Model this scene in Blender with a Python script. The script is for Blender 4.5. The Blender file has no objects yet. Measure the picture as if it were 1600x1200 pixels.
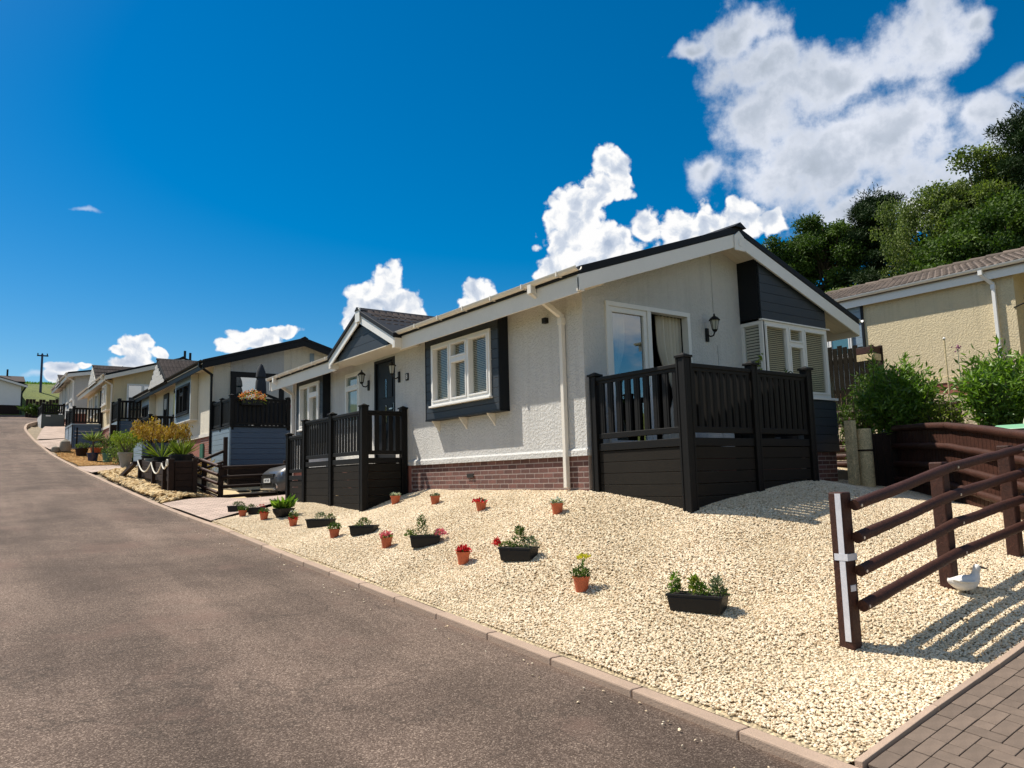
import bpy, math, random
import numpy as np
from mathutils import Vector, Matrix
random.seed(7); rng = np.random.default_rng(7)
S = bpy.context.scene
COL = S.collection
# ------------------------------------------------------------------ camera
cam_d = bpy.data.cameras.new('camera'); cam = bpy.data.objects.new('camera', cam_d); COL.objects.link(cam)
F_PX, CX, CY = 1180.0, 800.0, 600.0
def cdir(u, v): return np.array([u-CX, -(v-CY), -F_PX])/np.linalg.norm([u-CX, v-CY, F_PX])
_Y = cdir(-64, 768); _X = cdir(2404, 704); _X = _X-(_X@_Y)*_Y; _X /= np.linalg.norm(_X); _Z = np.cross(_X, _Y)
cam.matrix_world = Matrix([[*_X, 0], [*_Y, 0], [*_Z, 0], [0, 0, 0, 1]])
cam_d.sensor_fit = 'HORIZONTAL'; cam_d.sensor_width = 36; cam_d.lens = F_PX/1600*36
cam_d.clip_start = 0.1; cam_d.clip_end = 3000
S.camera = cam
# ------------------------------------------------------------------ light
LDIR = Vector((.34, -.57, -1)).normalized()
SUN_EL = math.asin(-LDIR.z); SUN_AZ = math.atan2(-LDIR.x, -LDIR.y)      # azimuth measured from +Y towards +X
sun_d = bpy.data.lights.new('sun', 'SUN'); sun = bpy.data.objects.new('sun', sun_d); COL.objects.link(sun)
sun_d.energy = 5.0; sun_d.angle = math.radians(.53); sun_d.color = (1, .93, .82)
sun.rotation_euler = LDIR.to_track_quat('-Z', 'Y').to_euler(); sun.location = (-20, 30, 60)
S.view_settings.view_transform = 'Standard'; S.view_settings.look = 'None'
S.view_settings.exposure = 0.45; S.view_settings.gamma = 1; S.view_settings.use_curve_mapping = False
SKY_STRENGTH = 0.05
W = bpy.data.worlds.new('World'); S.world = W; W.use_nodes = True
# cloud lobes: azimuth, elevation, half width, half height (radians), seen group: b = broad cloud, c = cumulus, w = wisp
CLOUDS = [(0.95, 0.536, 0.06, 0.03, 'b'), (0.974, 0.484, 0.066, 0.041, 'b'), (1.022, 0.447, 0.102, 0.052, 'b'), (1.084, 0.462, 0.083, 0.037, 'b'), (1.164, 0.477, 0.067, 0.039, 'b'), (1.224, 0.479, 0.024, 0.018, 'b'), (0.98, 0.414, 0.057, 0.039, 'b'), (1.039, 0.371, 0.106, 0.054, 'b'), (1.127, 0.38, 0.091, 0.055, 'b'), (1.22, 0.382, 0.048, 0.032, 'b'), (1.247, 0.345, 0.04, 0.048, 'b'), (1.175, 0.316, 0.091, 0.041, 'b'), (1.079, 0.313, 0.082, 0.033, 'b'), (0.909, 0.374, 0.034, 0.02, 'b'), (0.891, 0.535, 0.035, 0.011, 'b'), (1.311, 0.344, 0.061, 0.067, 'b'), (1.272, 0.407, 0.034, 0.019, 'b'), (0.768, 0.395, 0.027, 0.024, 'c'), (0.756, 0.366, 0.038, 0.03, 'c'), (0.782, 0.376, 0.015, 0.015, 'c'), (0.729, 0.34, 0.046, 0.037, 'c'), (0.714, 0.308, 0.046, 0.039, 'c'), (0.774, 0.297, 0.044, 0.029, 'c'), (0.743, 0.278, 0.062, 0.03, 'c'), (0.696, 0.272, 0.032, 0.03, 'c'), (0.82, 0.322, 0.02, 0.027, 'c'), (0.859, 0.308, 0.041, 0.03, 'c'), (0.901, 0.314, 0.032, 0.03, 'c'), (0.941, 0.313, 0.039, 0.023, 'c'), (0.977, 0.309, 0.023, 0.02, 'c'), (0.891, 0.279, 0.087, 0.024, 'c'), (1.146, 0.29, 0.039, 0.021, 'c'), (1.187, 0.3, 0.037, 0.021, 'c'), (0.589, 0.25, 0.028, 0.024, 'c'), (0.577, 0.232, 0.026, 0.018, 'c'), (0.615, 0.237, 0.017, 0.01, 'c'), (0.664, 0.232, 0.023, 0.015, 'c'), (0.462, 0.262, 0.029, 0.025, 'c'), (0.441, 0.237, 0.027, 0.026, 'c'), (0.479, 0.24, 0.034, 0.028, 'c'), (0.5, 0.217, 0.024, 0.022, 'c'), (0.424, 0.208, 0.02, 0.021, 'c'), (0.462, 0.205, 0.051, 0.025, 'c'), (0.3, 0.181, 0.041, 0.013, 'c'), (0.332, 0.19, 0.032, 0.008, 'c'), (0.274, 0.168, 0.023, 0.011, 'c'), (0.316, 0.157, 0.055, 0.016, 'c'), (0.176, 0.175, 0.017, 0.011, 'c'), (0.159, 0.163, 0.024, 0.017, 'c'), (0.141, 0.157, 0.012, 0.009, 'c'), (0.19, 0.164, 0.013, 0.009, 'c'), (0.166, 0.14, 0.035, 0.015, 'c'), (0.09, 0.137, 0.017, 0.01, 'c'), (0.104, 0.141, 0.012, 0.006, 'c'), (0.083, 0.124, 0.014, 0.01, 'c'), (0.092, 0.111, 0.019, 0.015, 'c'), (0.104, 0.324, 0.025, 0.004, 'w'), (0.066, 0.128, 0.019, 0.006, 'w')]
class NT:
    def __init__(s, nt): s.nt = nt; s.n = nt.nodes; s.l = nt.links
    def new(s, t, **k):
        n = s.n.new(t)
        for a, b in k.items(): setattr(n, a, b)
        return n
    def put(s, sock, v):
        if hasattr(v, 'links') or isinstance(v, bpy.types.NodeSocket): s.l.new(v, sock)
        elif v is not None: sock.default_value = v
    def math(s, op, a, b=None, c=None, clamp=False):
        n = s.new('ShaderNodeMath', operation=op, use_clamp=clamp); s.put(n.inputs[0], a)
        if b is not None: s.put(n.inputs[1], b)
        if c is not None: s.put(n.inputs[2], c)
        return n.outputs[0]
    def vm(s, op, a, b=None, c=None):
        n = s.new('ShaderNodeVectorMath', operation=op); s.put(n.inputs[0], a)
        if b is not None: s.put(n.inputs[1], b)
        if c is not None: s.put(n.inputs[2], c)
        return n.outputs['Value'] if op in ('LENGTH', 'DOT_PRODUCT') else n.outputs[0]
    def mix(s, f, a, b, bt='MIX'):
        n = s.new('ShaderNodeMix', data_type='RGBA', blend_type=bt); s.put(n.inputs[0], f); s.put(n.inputs[6], a); s.put(n.inputs[7], b); return n.outputs[2]
    def noise(s, vec, sc, det=4, rough=.55, out=0, dist=0):
        n = s.new('ShaderNodeTexNoise'); s.put(n.inputs['Vector'], vec); n.inputs['Scale'].default_value = sc
        n.inputs['Detail'].default_value = det; n.inputs['Roughness'].default_value = rough; n.inputs['Distortion'].default_value = dist; return n.outputs[out]
    def voro(s, vec, sc, feat='F1', out='Distance', rnd=1):
        n = s.new('ShaderNodeTexVoronoi', feature=feat); s.put(n.inputs['Vector'], vec); n.inputs['Scale'].default_value = sc; n.inputs['Randomness'].default_value = rnd; return n.outputs[out]
    def ramp(s, f, pts):
        n = s.new('ShaderNodeValToRGB'); s.put(n.inputs[0], f); e = n.color_ramp.elements
        while len(e) < len(pts): e.new(.5)
        for k, (p, c) in enumerate(pts): e[k].position = p; e[k].color = (*c, 1) if isinstance(c, tuple) else (c, c, c, 1)
        return n.outputs[0]
    def mapr(s, v, a, b, c=0, d=1, smooth=True):
        n = s.new('ShaderNodeMapRange', interpolation_type='SMOOTHSTEP' if smooth else 'LINEAR'); s.put(n.inputs[0], v)
        for i, x in zip((1, 2, 3, 4), (a, b, c, d)): n.inputs[i].default_value = x
        return n.outputs[0]
def build_world():
    t = NT(W.node_tree); t.n.clear()
    out = t.new('ShaderNodeOutputWorld'); bg = t.new('ShaderNodeBackground'); bg.inputs[1].default_value = SKY_STRENGTH
    sky = t.new('ShaderNodeTexSky', sky_type='NISHITA', sun_disc=False)
    sky.sun_elevation = SUN_EL; sky.sun_rotation = SUN_AZ; sky.altitude = 100; sky.air_density = 1.0; sky.dust_density = .55; sky.ozone_density = 3.0
    hs = t.new('ShaderNodeHueSaturation'); hs.inputs['Hue'].default_value = .496; hs.inputs['Saturation'].default_value = 1.60; hs.inputs['Value'].default_value = 1.52
    t.l.new(sky.outputs[0], hs.inputs['Color']); skyc = hs.outputs[0]
    d = t.new('ShaderNodeTexCoord').outputs['Generated']
    sp = t.new('ShaderNodeSeparateXYZ'); t.l.new(d, sp.inputs[0])
    az = t.math('ARCTAN2', sp.outputs[0], sp.outputs[1]); el = t.math('ARCSINE', sp.outputs[2])
    cb = t.new('ShaderNodeCombineXYZ'); t.l.new(az, cb.inputs[0]); t.l.new(el, cb.inputs[1]); p = cb.outputs[0]
    # turbulent warp of the position, so that lobes get ragged, billowing borders
    n1 = t.noise(p, 9, 3, .5, out=1); n2 = t.noise(p, 45, 3, .5, out=1)
    pw = t.vm('ADD', p, t.vm('MULTIPLY', t.vm('SUBTRACT', n1, (.5, .5, .5)), (.045, .045, 0)))
    pw = t.vm('ADD', pw, t.vm('MULTIPLY', t.vm('SUBTRACT', n2, (.5, .5, .5)), (.014, .014, 0)))
    pb = t.vm('ADD', t.vm('ADD', p, t.vm('MULTIPLY', t.vm('SUBTRACT', n1, (.5, .5, .5)), (.10, .10, 0))), t.vm('MULTIPLY', t.vm('SUBTRACT', n2, (.5, .5, .5)), (.012, .012, 0)))
    fields = {}
    for g in 'bcw':
        acc = None
        for (a, e, ra, re, k) in CLOUDS:
            if k != g: continue
            v = t.vm('MULTIPLY_ADD', pb if g == 'b' else pw, (1/ra, 1/re, 0), (-a/ra, -e/re, 0))
            f = t.vm('LENGTH', v)
            acc = f if acc is None else t.math('SMOOTH_MIN', acc, f, .25)
        fields[g] = acc
    # billows: cauliflower relief from rounded cells, lit from the upper left
    def relief(vec):
        a = t.voro(vec, 60); c = t.noise(vec, 26, 7, .55)
        return t.math('ADD', t.math('MULTIPLY', a, .22), t.math('MULTIPLY', c, -1.5))
    r0 = relief(pw); r1 = relief(t.vm('ADD', pw, (-.006, .010, 0)))
    lit = t.math('MULTIPLY', t.math('SUBTRACT', r1, r0), 1.7)
    nz = t.noise(p, 22, 7, .62)
    nz2 = t.noise(p, 6, 4, .5)
    # cumulus: firm edges
    bil_ = t.math('ADD', t.math('MULTIPLY', t.math('SUBTRACT', .45, t.voro(pw, 34)), .55), t.math('MULTIPLY', t.math('SUBTRACT', .45, t.voro(pw, 90)), .30))
    dc = t.math('SUBTRACT', t.math('ADD', t.math('ADD', 1.0, bil_), t.math('MULTIPLY', t.math('SUBTRACT', nz, .5), 1.15)), fields['c'])
    ac = t.mapr(dc, -.04, .20)
    # unseen fair-weather clouds over the rest of the sky, added for neutral fill light
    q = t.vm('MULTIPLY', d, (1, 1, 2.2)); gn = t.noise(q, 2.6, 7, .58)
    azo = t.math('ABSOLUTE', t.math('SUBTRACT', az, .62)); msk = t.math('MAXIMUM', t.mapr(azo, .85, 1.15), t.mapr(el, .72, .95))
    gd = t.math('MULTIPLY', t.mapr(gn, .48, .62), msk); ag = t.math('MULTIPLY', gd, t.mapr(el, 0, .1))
    # broad cloud: soft, wispy edges
    db = t.math('SUBTRACT', t.math('ADD', 1.0, t.math('MULTIPLY', t.math('SUBTRACT', nz, .5), 1.9)), fields['b'])
    ab = t.mapr(db, -.25, .62)
    dw = t.math('SUBTRACT', t.math('ADD', .9, t.math('MULTIPLY', t.math('SUBTRACT', nz, .5), 1.5)), fields['w'])
    aw = t.mapr(dw, 0, .9, 0, .55)
    shc = t.math('ADD', t.math('ADD', .80, lit), t.mapr(dc, .15, .9, .06, -.22))
    shc = t.math('MAXIMUM', t.math('MINIMUM', shc, 1.0), .0)
    colc = t.ramp(shc, [(0, (.42, .50, .64)), (.5, (.66, .72, .82)), (.85, (1.0, 1.0, 1.0))])
    shb = t.math('ADD', t.math('ADD', t.mapr(db, .1, 1.1, .98, .38), t.math('MULTIPLY', lit, .18)), t.math('MULTIPLY', t.math('SUBTRACT', nz2, .5), 1.3))
    colb = t.ramp(t.math('MINIMUM', t.math('MAXIMUM', shb, 0), 1), [(0, (.33, .39, .46)), (.5, (.52, .58, .68)), (1, (.80, .84, .93))])
    sc = .73/SKY_STRENGTH
    def k(c, m): return t.vm('MULTIPLY', c, (m*sc,)*3)
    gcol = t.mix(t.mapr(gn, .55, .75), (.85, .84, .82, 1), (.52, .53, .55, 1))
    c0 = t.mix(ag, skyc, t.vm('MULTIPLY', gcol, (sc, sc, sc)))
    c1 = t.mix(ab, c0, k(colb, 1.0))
    wn = t.new('ShaderNodeRGB'); wn.outputs[0].default_value = (.7*sc, .8*sc, .95*sc, 1)
    c1 = t.mix(aw, c1, wn.outputs[0])
    c2 = t.mix(ac, c1, k(colc, 1.0))
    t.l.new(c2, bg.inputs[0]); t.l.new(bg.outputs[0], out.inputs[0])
build_world()
W.cycles.sampling_method = 'MANUAL'; W.cycles.sample_map_resolution = 512
# ------------------------------------------------------------------ helpers
class MB:
    def __init__(s): s.v = []; s.f = []
    def face(s, pts): b = len(s.v); s.v += [tuple(map(float, p)) for p in pts]; s.f.append(tuple(range(b, b+len(pts)))); return s
    def hexa(s, c):
        b = len(s.v); s.v += [tuple(map(float, p)) for p in c]
        for q in ((0, 3, 2, 1), (4, 5, 6, 7), (0, 1, 5, 4), (1, 2, 6, 5), (2, 3, 7, 6), (3, 0, 4, 7)): s.f.append(tuple(b+i for i in q))
        return s
    def box(s, x0, x1, y0, y1, z0, z1):
        return s.hexa([(x0, y0, z0), (x1, y0, z0), (x1, y1, z0), (x0, y1, z0), (x0, y0, z1), (x1, y0, z1), (x1, y1, z1), (x0, y1, z1)])
    def bar(s, p0, p1, w, h, up=(0, 0, 1)):
        p0, p1, up = Vector(p0), Vector(p1), Vector(up); d = (p1-p0).normalized(); a = d.cross(up).normalized()*w/2; b = a.cross(d).normalized()*h/2
        return s.hexa([p0-a-b, p0+a-b, p1+a-b, p1-a-b, p0-a+b, p0+a+b, p1+a+b, p1-a+b])
    def cyl(s, p0, p1, r0, r1=None, n=12, caps=True):
        r1 = r0 if r1 is None else r1
        p0, p1 = Vector(p0), Vector(p1); d = (p1-p0).normalized(); a = d.orthogonal().normalized(); c = d.cross(a); b = len(s.v)
        for p, r in ((p0, r0), (p1, r1)):
            for i in range(n): t = 2*math.pi*i/n; s.v.append(tuple(p+(a*math.cos(t)+c*math.sin(t))*r))
        for i in range(n): j = (i+1) % n; s.f.append((b+i, b+j, b+n+j, b+n+i))
        if caps: s.f.append(tuple(b+i for i in reversed(range(n)))); s.f.append(tuple(b+n+i for i in range(n)))
        return s
    def tube(s, pts, r, n=8):
        for a, b in zip(pts[:-1], pts[1:]): s.cyl(a, b, r, r, n)
        return s
    def lathe(s, prof, n=20, o=(0, 0, 0), sx=1, sy=1):
        b = len(s.v)
        for r, z in prof:
            for i in range(n): t = 2*math.pi*i/n; s.v.append((o[0]+r*sx*math.cos(t), o[1]+r*sy*math.sin(t), o[2]+z))
        for k in range(len(prof)-1):
            for i in range(n): j = (i+1) % n; s.f.append((b+k*n+i, b+k*n+j, b+(k+1)*n+j, b+(k+1)*n+i))
        return s
    def prism(s, poly, vec):
        poly = [Vector(p) for p in poly]; v = Vector(vec); b = len(s.v); n = len(poly)
        s.v += [tuple(p) for p in poly]+[tuple(p+v) for p in poly]
        s.f.append(tuple(b+i for i in range(n))); s.f.append(tuple(b+n+i for i in reversed(range(n))))
        for i in range(n): j = (i+1) % n; s.f.append((b+j, b+i, b+n+i, b+n+j))
        return s
    def mesh(s, name, mat=None, smooth=False, off=(0, 0, 0)):
        me = bpy.data.meshes.new(name)
        o = Vector(off); me.from_pydata([tuple(Vector(p)-o) for p in s.v], [], s.f)
        if mat: me.materials.append(mat)
        import bmesh
        bm = bmesh.new(); bm.from_mesh(me); bmesh.ops.recalc_face_normals(bm, faces=bm.faces); bm.to_mesh(me); bm.free()
        if smooth:
            me.polygons.foreach_set('use_smooth', [True]*len(me.polygons))
            try: me.set_sharp_from_angle(angle=math.radians(40))
            except Exception: pass
        return me
def tag(o, label=None, cat=None, group=None, kind=None):
    for k, v in (('label', label), ('category', cat), ('group', group), ('kind', kind)):
        if v: o[k] = v
    return o
def root(name, loc, label, cat, group=None):
    o = bpy.data.objects.new(name, None); COL.objects.link(o); o.location = loc; o.empty_display_size = .2
    return tag(o, label, cat, group)
def wloc(o):
    v = Vector((0, 0, 0))
    while o: v += o.location; o = o.parent
    return v
def part(mb, name, mat, parent=None, label=None, smooth=False, bev=0, kind=None):
    """links the shapes in mb (world coordinates) as one mesh object under parent (roots are never rotated while building)"""
    w = wloc(parent) if parent else Vector((0, 0, 0))
    o = bpy.data.objects.new(name, mb.mesh(name, mat, smooth, w)); COL.objects.link(o)
    if parent: o.parent = parent
    if label: o['label'] = label
    if kind: o['kind'] = kind
    if bev: bevel(o, bev)
    return o
def bevel(o, w):
    m = o.modifiers.new('bevel', 'BEVEL'); m.width = w; m.segments = 2; m.limit_method = 'ANGLE'; m.angle_limit = math.radians(40)
def piece(me, name, parent, loc, rot=(0, 0, 0), scale=None, bev=0):
    o = bpy.data.objects.new(name, me); COL.objects.link(o); o.parent = parent
    o.location = Vector(loc)-wloc(parent); o.rotation_euler = rot
    if scale: o.scale = scale
    if bev: bevel(o, bev)
    return o
def copy_tree(o, parent=None):
    c = o.copy(); COL.objects.link(c); c.parent = parent
    for ch in list(o.children): copy_tree(ch, c)
    return c
# ------------------------------------------------------------------ materials
MATS = {}
def mat(name, col, rough=.7, var=.08, scale=3, bump=0, bscale=40, metal=0, spec=.5, tintobj=0, fn=None, coords='Object', coat=0):
    if name in MATS: return MATS[name]
    m = bpy.data.materials.new(name); m.use_nodes = True; t = NT(m.node_tree); b = t.n['Principled BSDF']
    tc = t.new('ShaderNodeTexCoord').outputs[coords]
    b.inputs['Roughness'].default_value = rough; b.inputs['Metallic'].default_value = metal; b.inputs['Specular IOR Level'].default_value = spec
    b.inputs['Coat Weight'].default_value = coat
    c = (*col, 1)
    if var:
        f = t.noise(tc, scale, 5, .6); f2 = t.noise(tc, scale*9, 3, .6)
        f = t.math('ADD', t.math('MULTIPLY', f, .65), t.math('MULTIPLY', f2, .35))
        mul = t.mapr(f, .3, .7, 1-var, 1+var, False)
        c = t.vm('MULTIPLY', tuple(col), t.vm('ADD', (0, 0, 0), mul))
    if tintobj:
        oi = t.new('ShaderNodeObjectInfo').outputs['Random']
        mul = t.mapr(oi, 0, 1, 1-tintobj, 1+tintobj, False)
        c = t.vm('MULTIPLY', c if not isinstance(c, tuple) else tuple(col), t.vm('ADD', (0, 0, 0), mul))
    if fn:
        r = fn(t, tc, c, b)
        if r is not None: c = r
    t.put(b.inputs['Base Color'], c)
    if bump:
        bn = t.new('ShaderNodeBump'); bn.inputs['Strength'].default_value = min(1, bump); bn.inputs['Distance'].default_value = .01*max(1, bump)
        t.l.new(t.noise(tc, bscale, 4, .6), bn.inputs['Height']); t.l.new(bn.outputs[0], b.inputs['Normal'])
    MATS[name] = m; return m
def bumpnode(t, b, h, strength, dist):
    bn = t.new('ShaderNodeBump'); bn.inputs['Strength'].default_value = strength; bn.inputs['Distance'].default_value = dist
    t.l.new(h, bn.inputs['Height']); t.l.new(bn.outputs[0], b.inputs['Normal'])
def stucco_fn(t, tc, c, b):
    c = t.mix(t.mapr(t.noise(tc, .9, 5, .7), .45, .75, 0, .16), c, (.42, .40, .36, 1))
    a = t.noise(tc, 24, 3, .6); v = t.voro(tc, 36, 'SMOOTH_F1')
    h = t.math('ADD', t.mapr(a, .46, .58), t.math('MULTIPLY', v, .6))
    bumpnode(t, b, h, .8, .008)
    # faint run-off streaks and dust towards the wall foot
    mp = t.new('ShaderNodeMapping'); t.l.new(tc, mp.inputs[0]); mp.inputs['Scale'].default_value = (6, 6, .35)
    s = t.mapr(t.noise(mp.outputs[0], 1.5, 5, .65), .45, .8, 1, .86)
    return t.vm('MULTIPLY', c, t.vm('ADD', (0, 0, 0), s))
def wood_fn(t, tc, c, b):
    mp = t.new('ShaderNodeMapping'); t.l.new(tc, mp.inputs[0]); mp.inputs['Scale'].default_value = (3, 3, 3)
    g = t.noise(mp.outputs[0], 6, 8, .7, dist=2.5); bumpnode(t, b, g, .6, .008)
    return t.vm('MULTIPLY', c, t.vm('ADD', (0, 0, 0), t.mapr(g, .3, .7, .45, 1.55, False)))
def asphalt_fn(t, tc, c, b):
    v = t.voro(tc, 120, 'F1', 'Color'); sp = t.new('ShaderNodeSeparateColor'); t.l.new(v, sp.inputs[0])
    big = t.noise(tc, .35, 4, .6); big2 = t.noise(tc, 1.3, 5, .6); fine = t.noise(tc, 160, 3, .7)
    chip = t.ramp(sp.outputs[0], [(0, (.066, .046, .034)), (.45, (.110, .079, .061)), (.8, (.150, .110, .087)), (1, (.30, .23, .18))])
    m = t.math('MULTIPLY', t.mapr(big, .3, .7, .78, 1.22), t.mapr(big2, .25, .75, .84, 1.16))
    c2 = t.vm('MULTIPLY', chip, t.vm('ADD', (0, 0, 0), m))
    # faint wheel tracks along the road, darker repaired areas
    mp = t.new('ShaderNodeMapping'); t.l.new(tc, mp.inputs[0]); mp.inputs['Scale'].default_value = (1.1, .07, 1)
    c2 = t.vm('MULTIPLY', c2, t.vm('ADD', (0, 0, 0), t.mapr(t.noise(mp.outputs[0], 1.3, 4, .55), .3, .7, .82, 1.16)))
    c2 = t.mix(t.mapr(t.noise(tc, .8, 4, .6), .52, .72, 0, .45), c2, (.175, .112, .088, 1))
    sx = t.new('ShaderNodeSeparateXYZ'); t.l.new(tc, sx.inputs[0])
    kd = t.math('ADD', sx.outputs[0], t.math('MULTIPLY', t.noise(tc, 3, 4, .6), .7))
    c2 = t.mix(t.mapr(kd, 4.15, 4.55, 0, .5), c2, (.19, .12, .085, 1))
    cr = t.voro(t.vm('ADD', tc, t.vm('MULTIPLY', t.noise(tc, 1.2, 4, .6, out=1), (.8, .8, .8))), .22, 'DISTANCE_TO_EDGE')
    c2 = t.mix(t.mapr(cr, .0, .004, .35, 0), c2, (.03, .025, .02, 1))
    h = t.math('ADD', t.voro(tc, 95), t.math('MULTIPLY', fine, .5)); bumpnode(t, b, h, .7, .0045)
    return c2
def gravelbed_fn(t, tc, c, b):
    v = t.voro(tc, 38, 'F1', 'Color'); sp = t.new('ShaderNodeSeparateColor'); t.l.new(v, sp.inputs[0])
    d = t.voro(tc, 38); bumpnode(t, b, t.math('MULTIPLY', d, -1), 1, .02)
    return t.vm('MULTIPLY', c, t.vm('ADD', (0, 0, 0), t.mapr(sp.outputs[0], 0, 1, .6, 1.15)))
def grass_fn(t, tc, c, b):
    n = t.noise(tc, .25, 5, .65); n2 = t.noise(tc, 6, 4, .7)
    cc = t.ramp(n, [(.3, (.065, .095, .008)), (.55, (.11, .135, .012)), (.75, (.16, .16, .025))])
    bumpnode(t, b, n2, 1, .1)
    return t.vm('MULTIPLY', cc, t.vm('ADD', (0, 0, 0), t.mapr(n2, .3, .7, .6, 1.4)))
def blockpave_fn(t, tc, c, b):
    br = t.new('ShaderNodeTexBrick'); t.put(br.inputs['Vector'], tc); br.inputs['Scale'].default_value = 1
    br.inputs['Brick Width'].default_value = .2; br.inputs['Row Height'].default_value = .1; br.inputs['Mortar Size'].default_value = .005
    br.inputs['Color1'].default_value = (*[x*.9 for x in C_PAVE], 1); br.inputs['Color2'].default_value = (*[x*1.12 for x in C_PAVE], 1); br.inputs['Mortar'].default_value = (.12, .09, .07, 1)
    bumpnode(t, b, t.math('MULTIPLY', br.outputs['Fac'], -1), .6, .006)
    return t.vm('MULTIPLY', br.outputs['Color'], t.vm('ADD', (0, 0, 0), t.mapr(t.noise(tc, 2, 5, .6), .3, .7, .85, 1.15)))
C_PAVE = (.42, .32, .26)
def leafmat(name, a, bcol, tr=.25, rough=.6, spec=.22):
    if name in MATS: return MATS[name]
    m = bpy.data.materials.new(name); m.use_nodes = True; t = NT(m.node_tree); b = t.n['Principled BSDF']
    at = t.new('ShaderNodeAttribute', attribute_name='tint').outputs['Fac']
    c = t.mix(at, (*a, 1), (*bcol, 1)); t.put(b.inputs['Base Color'], c); b.inputs['Roughness'].default_value = rough; b.inputs['Specular IOR Level'].default_value = spec
    tl = t.new('ShaderNodeBsdfTranslucent'); t.put(tl.inputs[0], t.vm('MULTIPLY', c, (1.3, 1.5, .6)))
    ms = t.new('ShaderNodeMixShader'); ms.inputs[0].default_value = tr; t.l.new(b.outputs[0], ms.inputs[1]); t.l.new(tl.outputs[0], ms.inputs[2])
    t.l.new(ms.outputs[0], t.n['Material Output'].inputs[0]); MATS[name] = m; return m
def glassmat(name='window_glass', tint=(.92, .93, .92), base=.0, dark=None):
    if name in MATS: return MATS[name]
    m = bpy.data.materials.new(name); m.use_nodes = True; t = NT(m.node_tree); t.n.remove(t.n['Principled BSDF'])
    tr = t.new('ShaderNodeBsdfTransparent'); tr.inputs[0].default_value = (*tint, 1)
    gl = t.new('ShaderNodeBsdfGlossy'); gl.inputs['Roughness'].default_value = .01; gl.inputs[0].default_value = (.95, .98, 1, 1)
    if dark:
        tr = t.new('ShaderNodeBsdfDiffuse'); tr.inputs[0].default_value = (*dark, 1)
    fr = t.new('ShaderNodeFresnel'); fr.inputs[0].default_value = 1.5
    f = t.math('ADD', t.math('MULTIPLY', fr.outputs[0], 1.1), base, clamp=True)
    f = t.math('MULTIPLY', f, t.math('SUBTRACT', 1.0, t.new('ShaderNodeNewGeometry').outputs['Backfacing'])) if not dark else f
    ms = t.new('ShaderNodeMixShader'); t.l.new(f, ms.inputs[0]); t.l.new(tr.outputs[0], ms.inputs[1]); t.l.new(gl.outputs[0], ms.inputs[2])
    t.l.new(ms.outputs[0], t.n['Material Output'].inputs[0]); MATS[name] = m; return m
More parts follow.
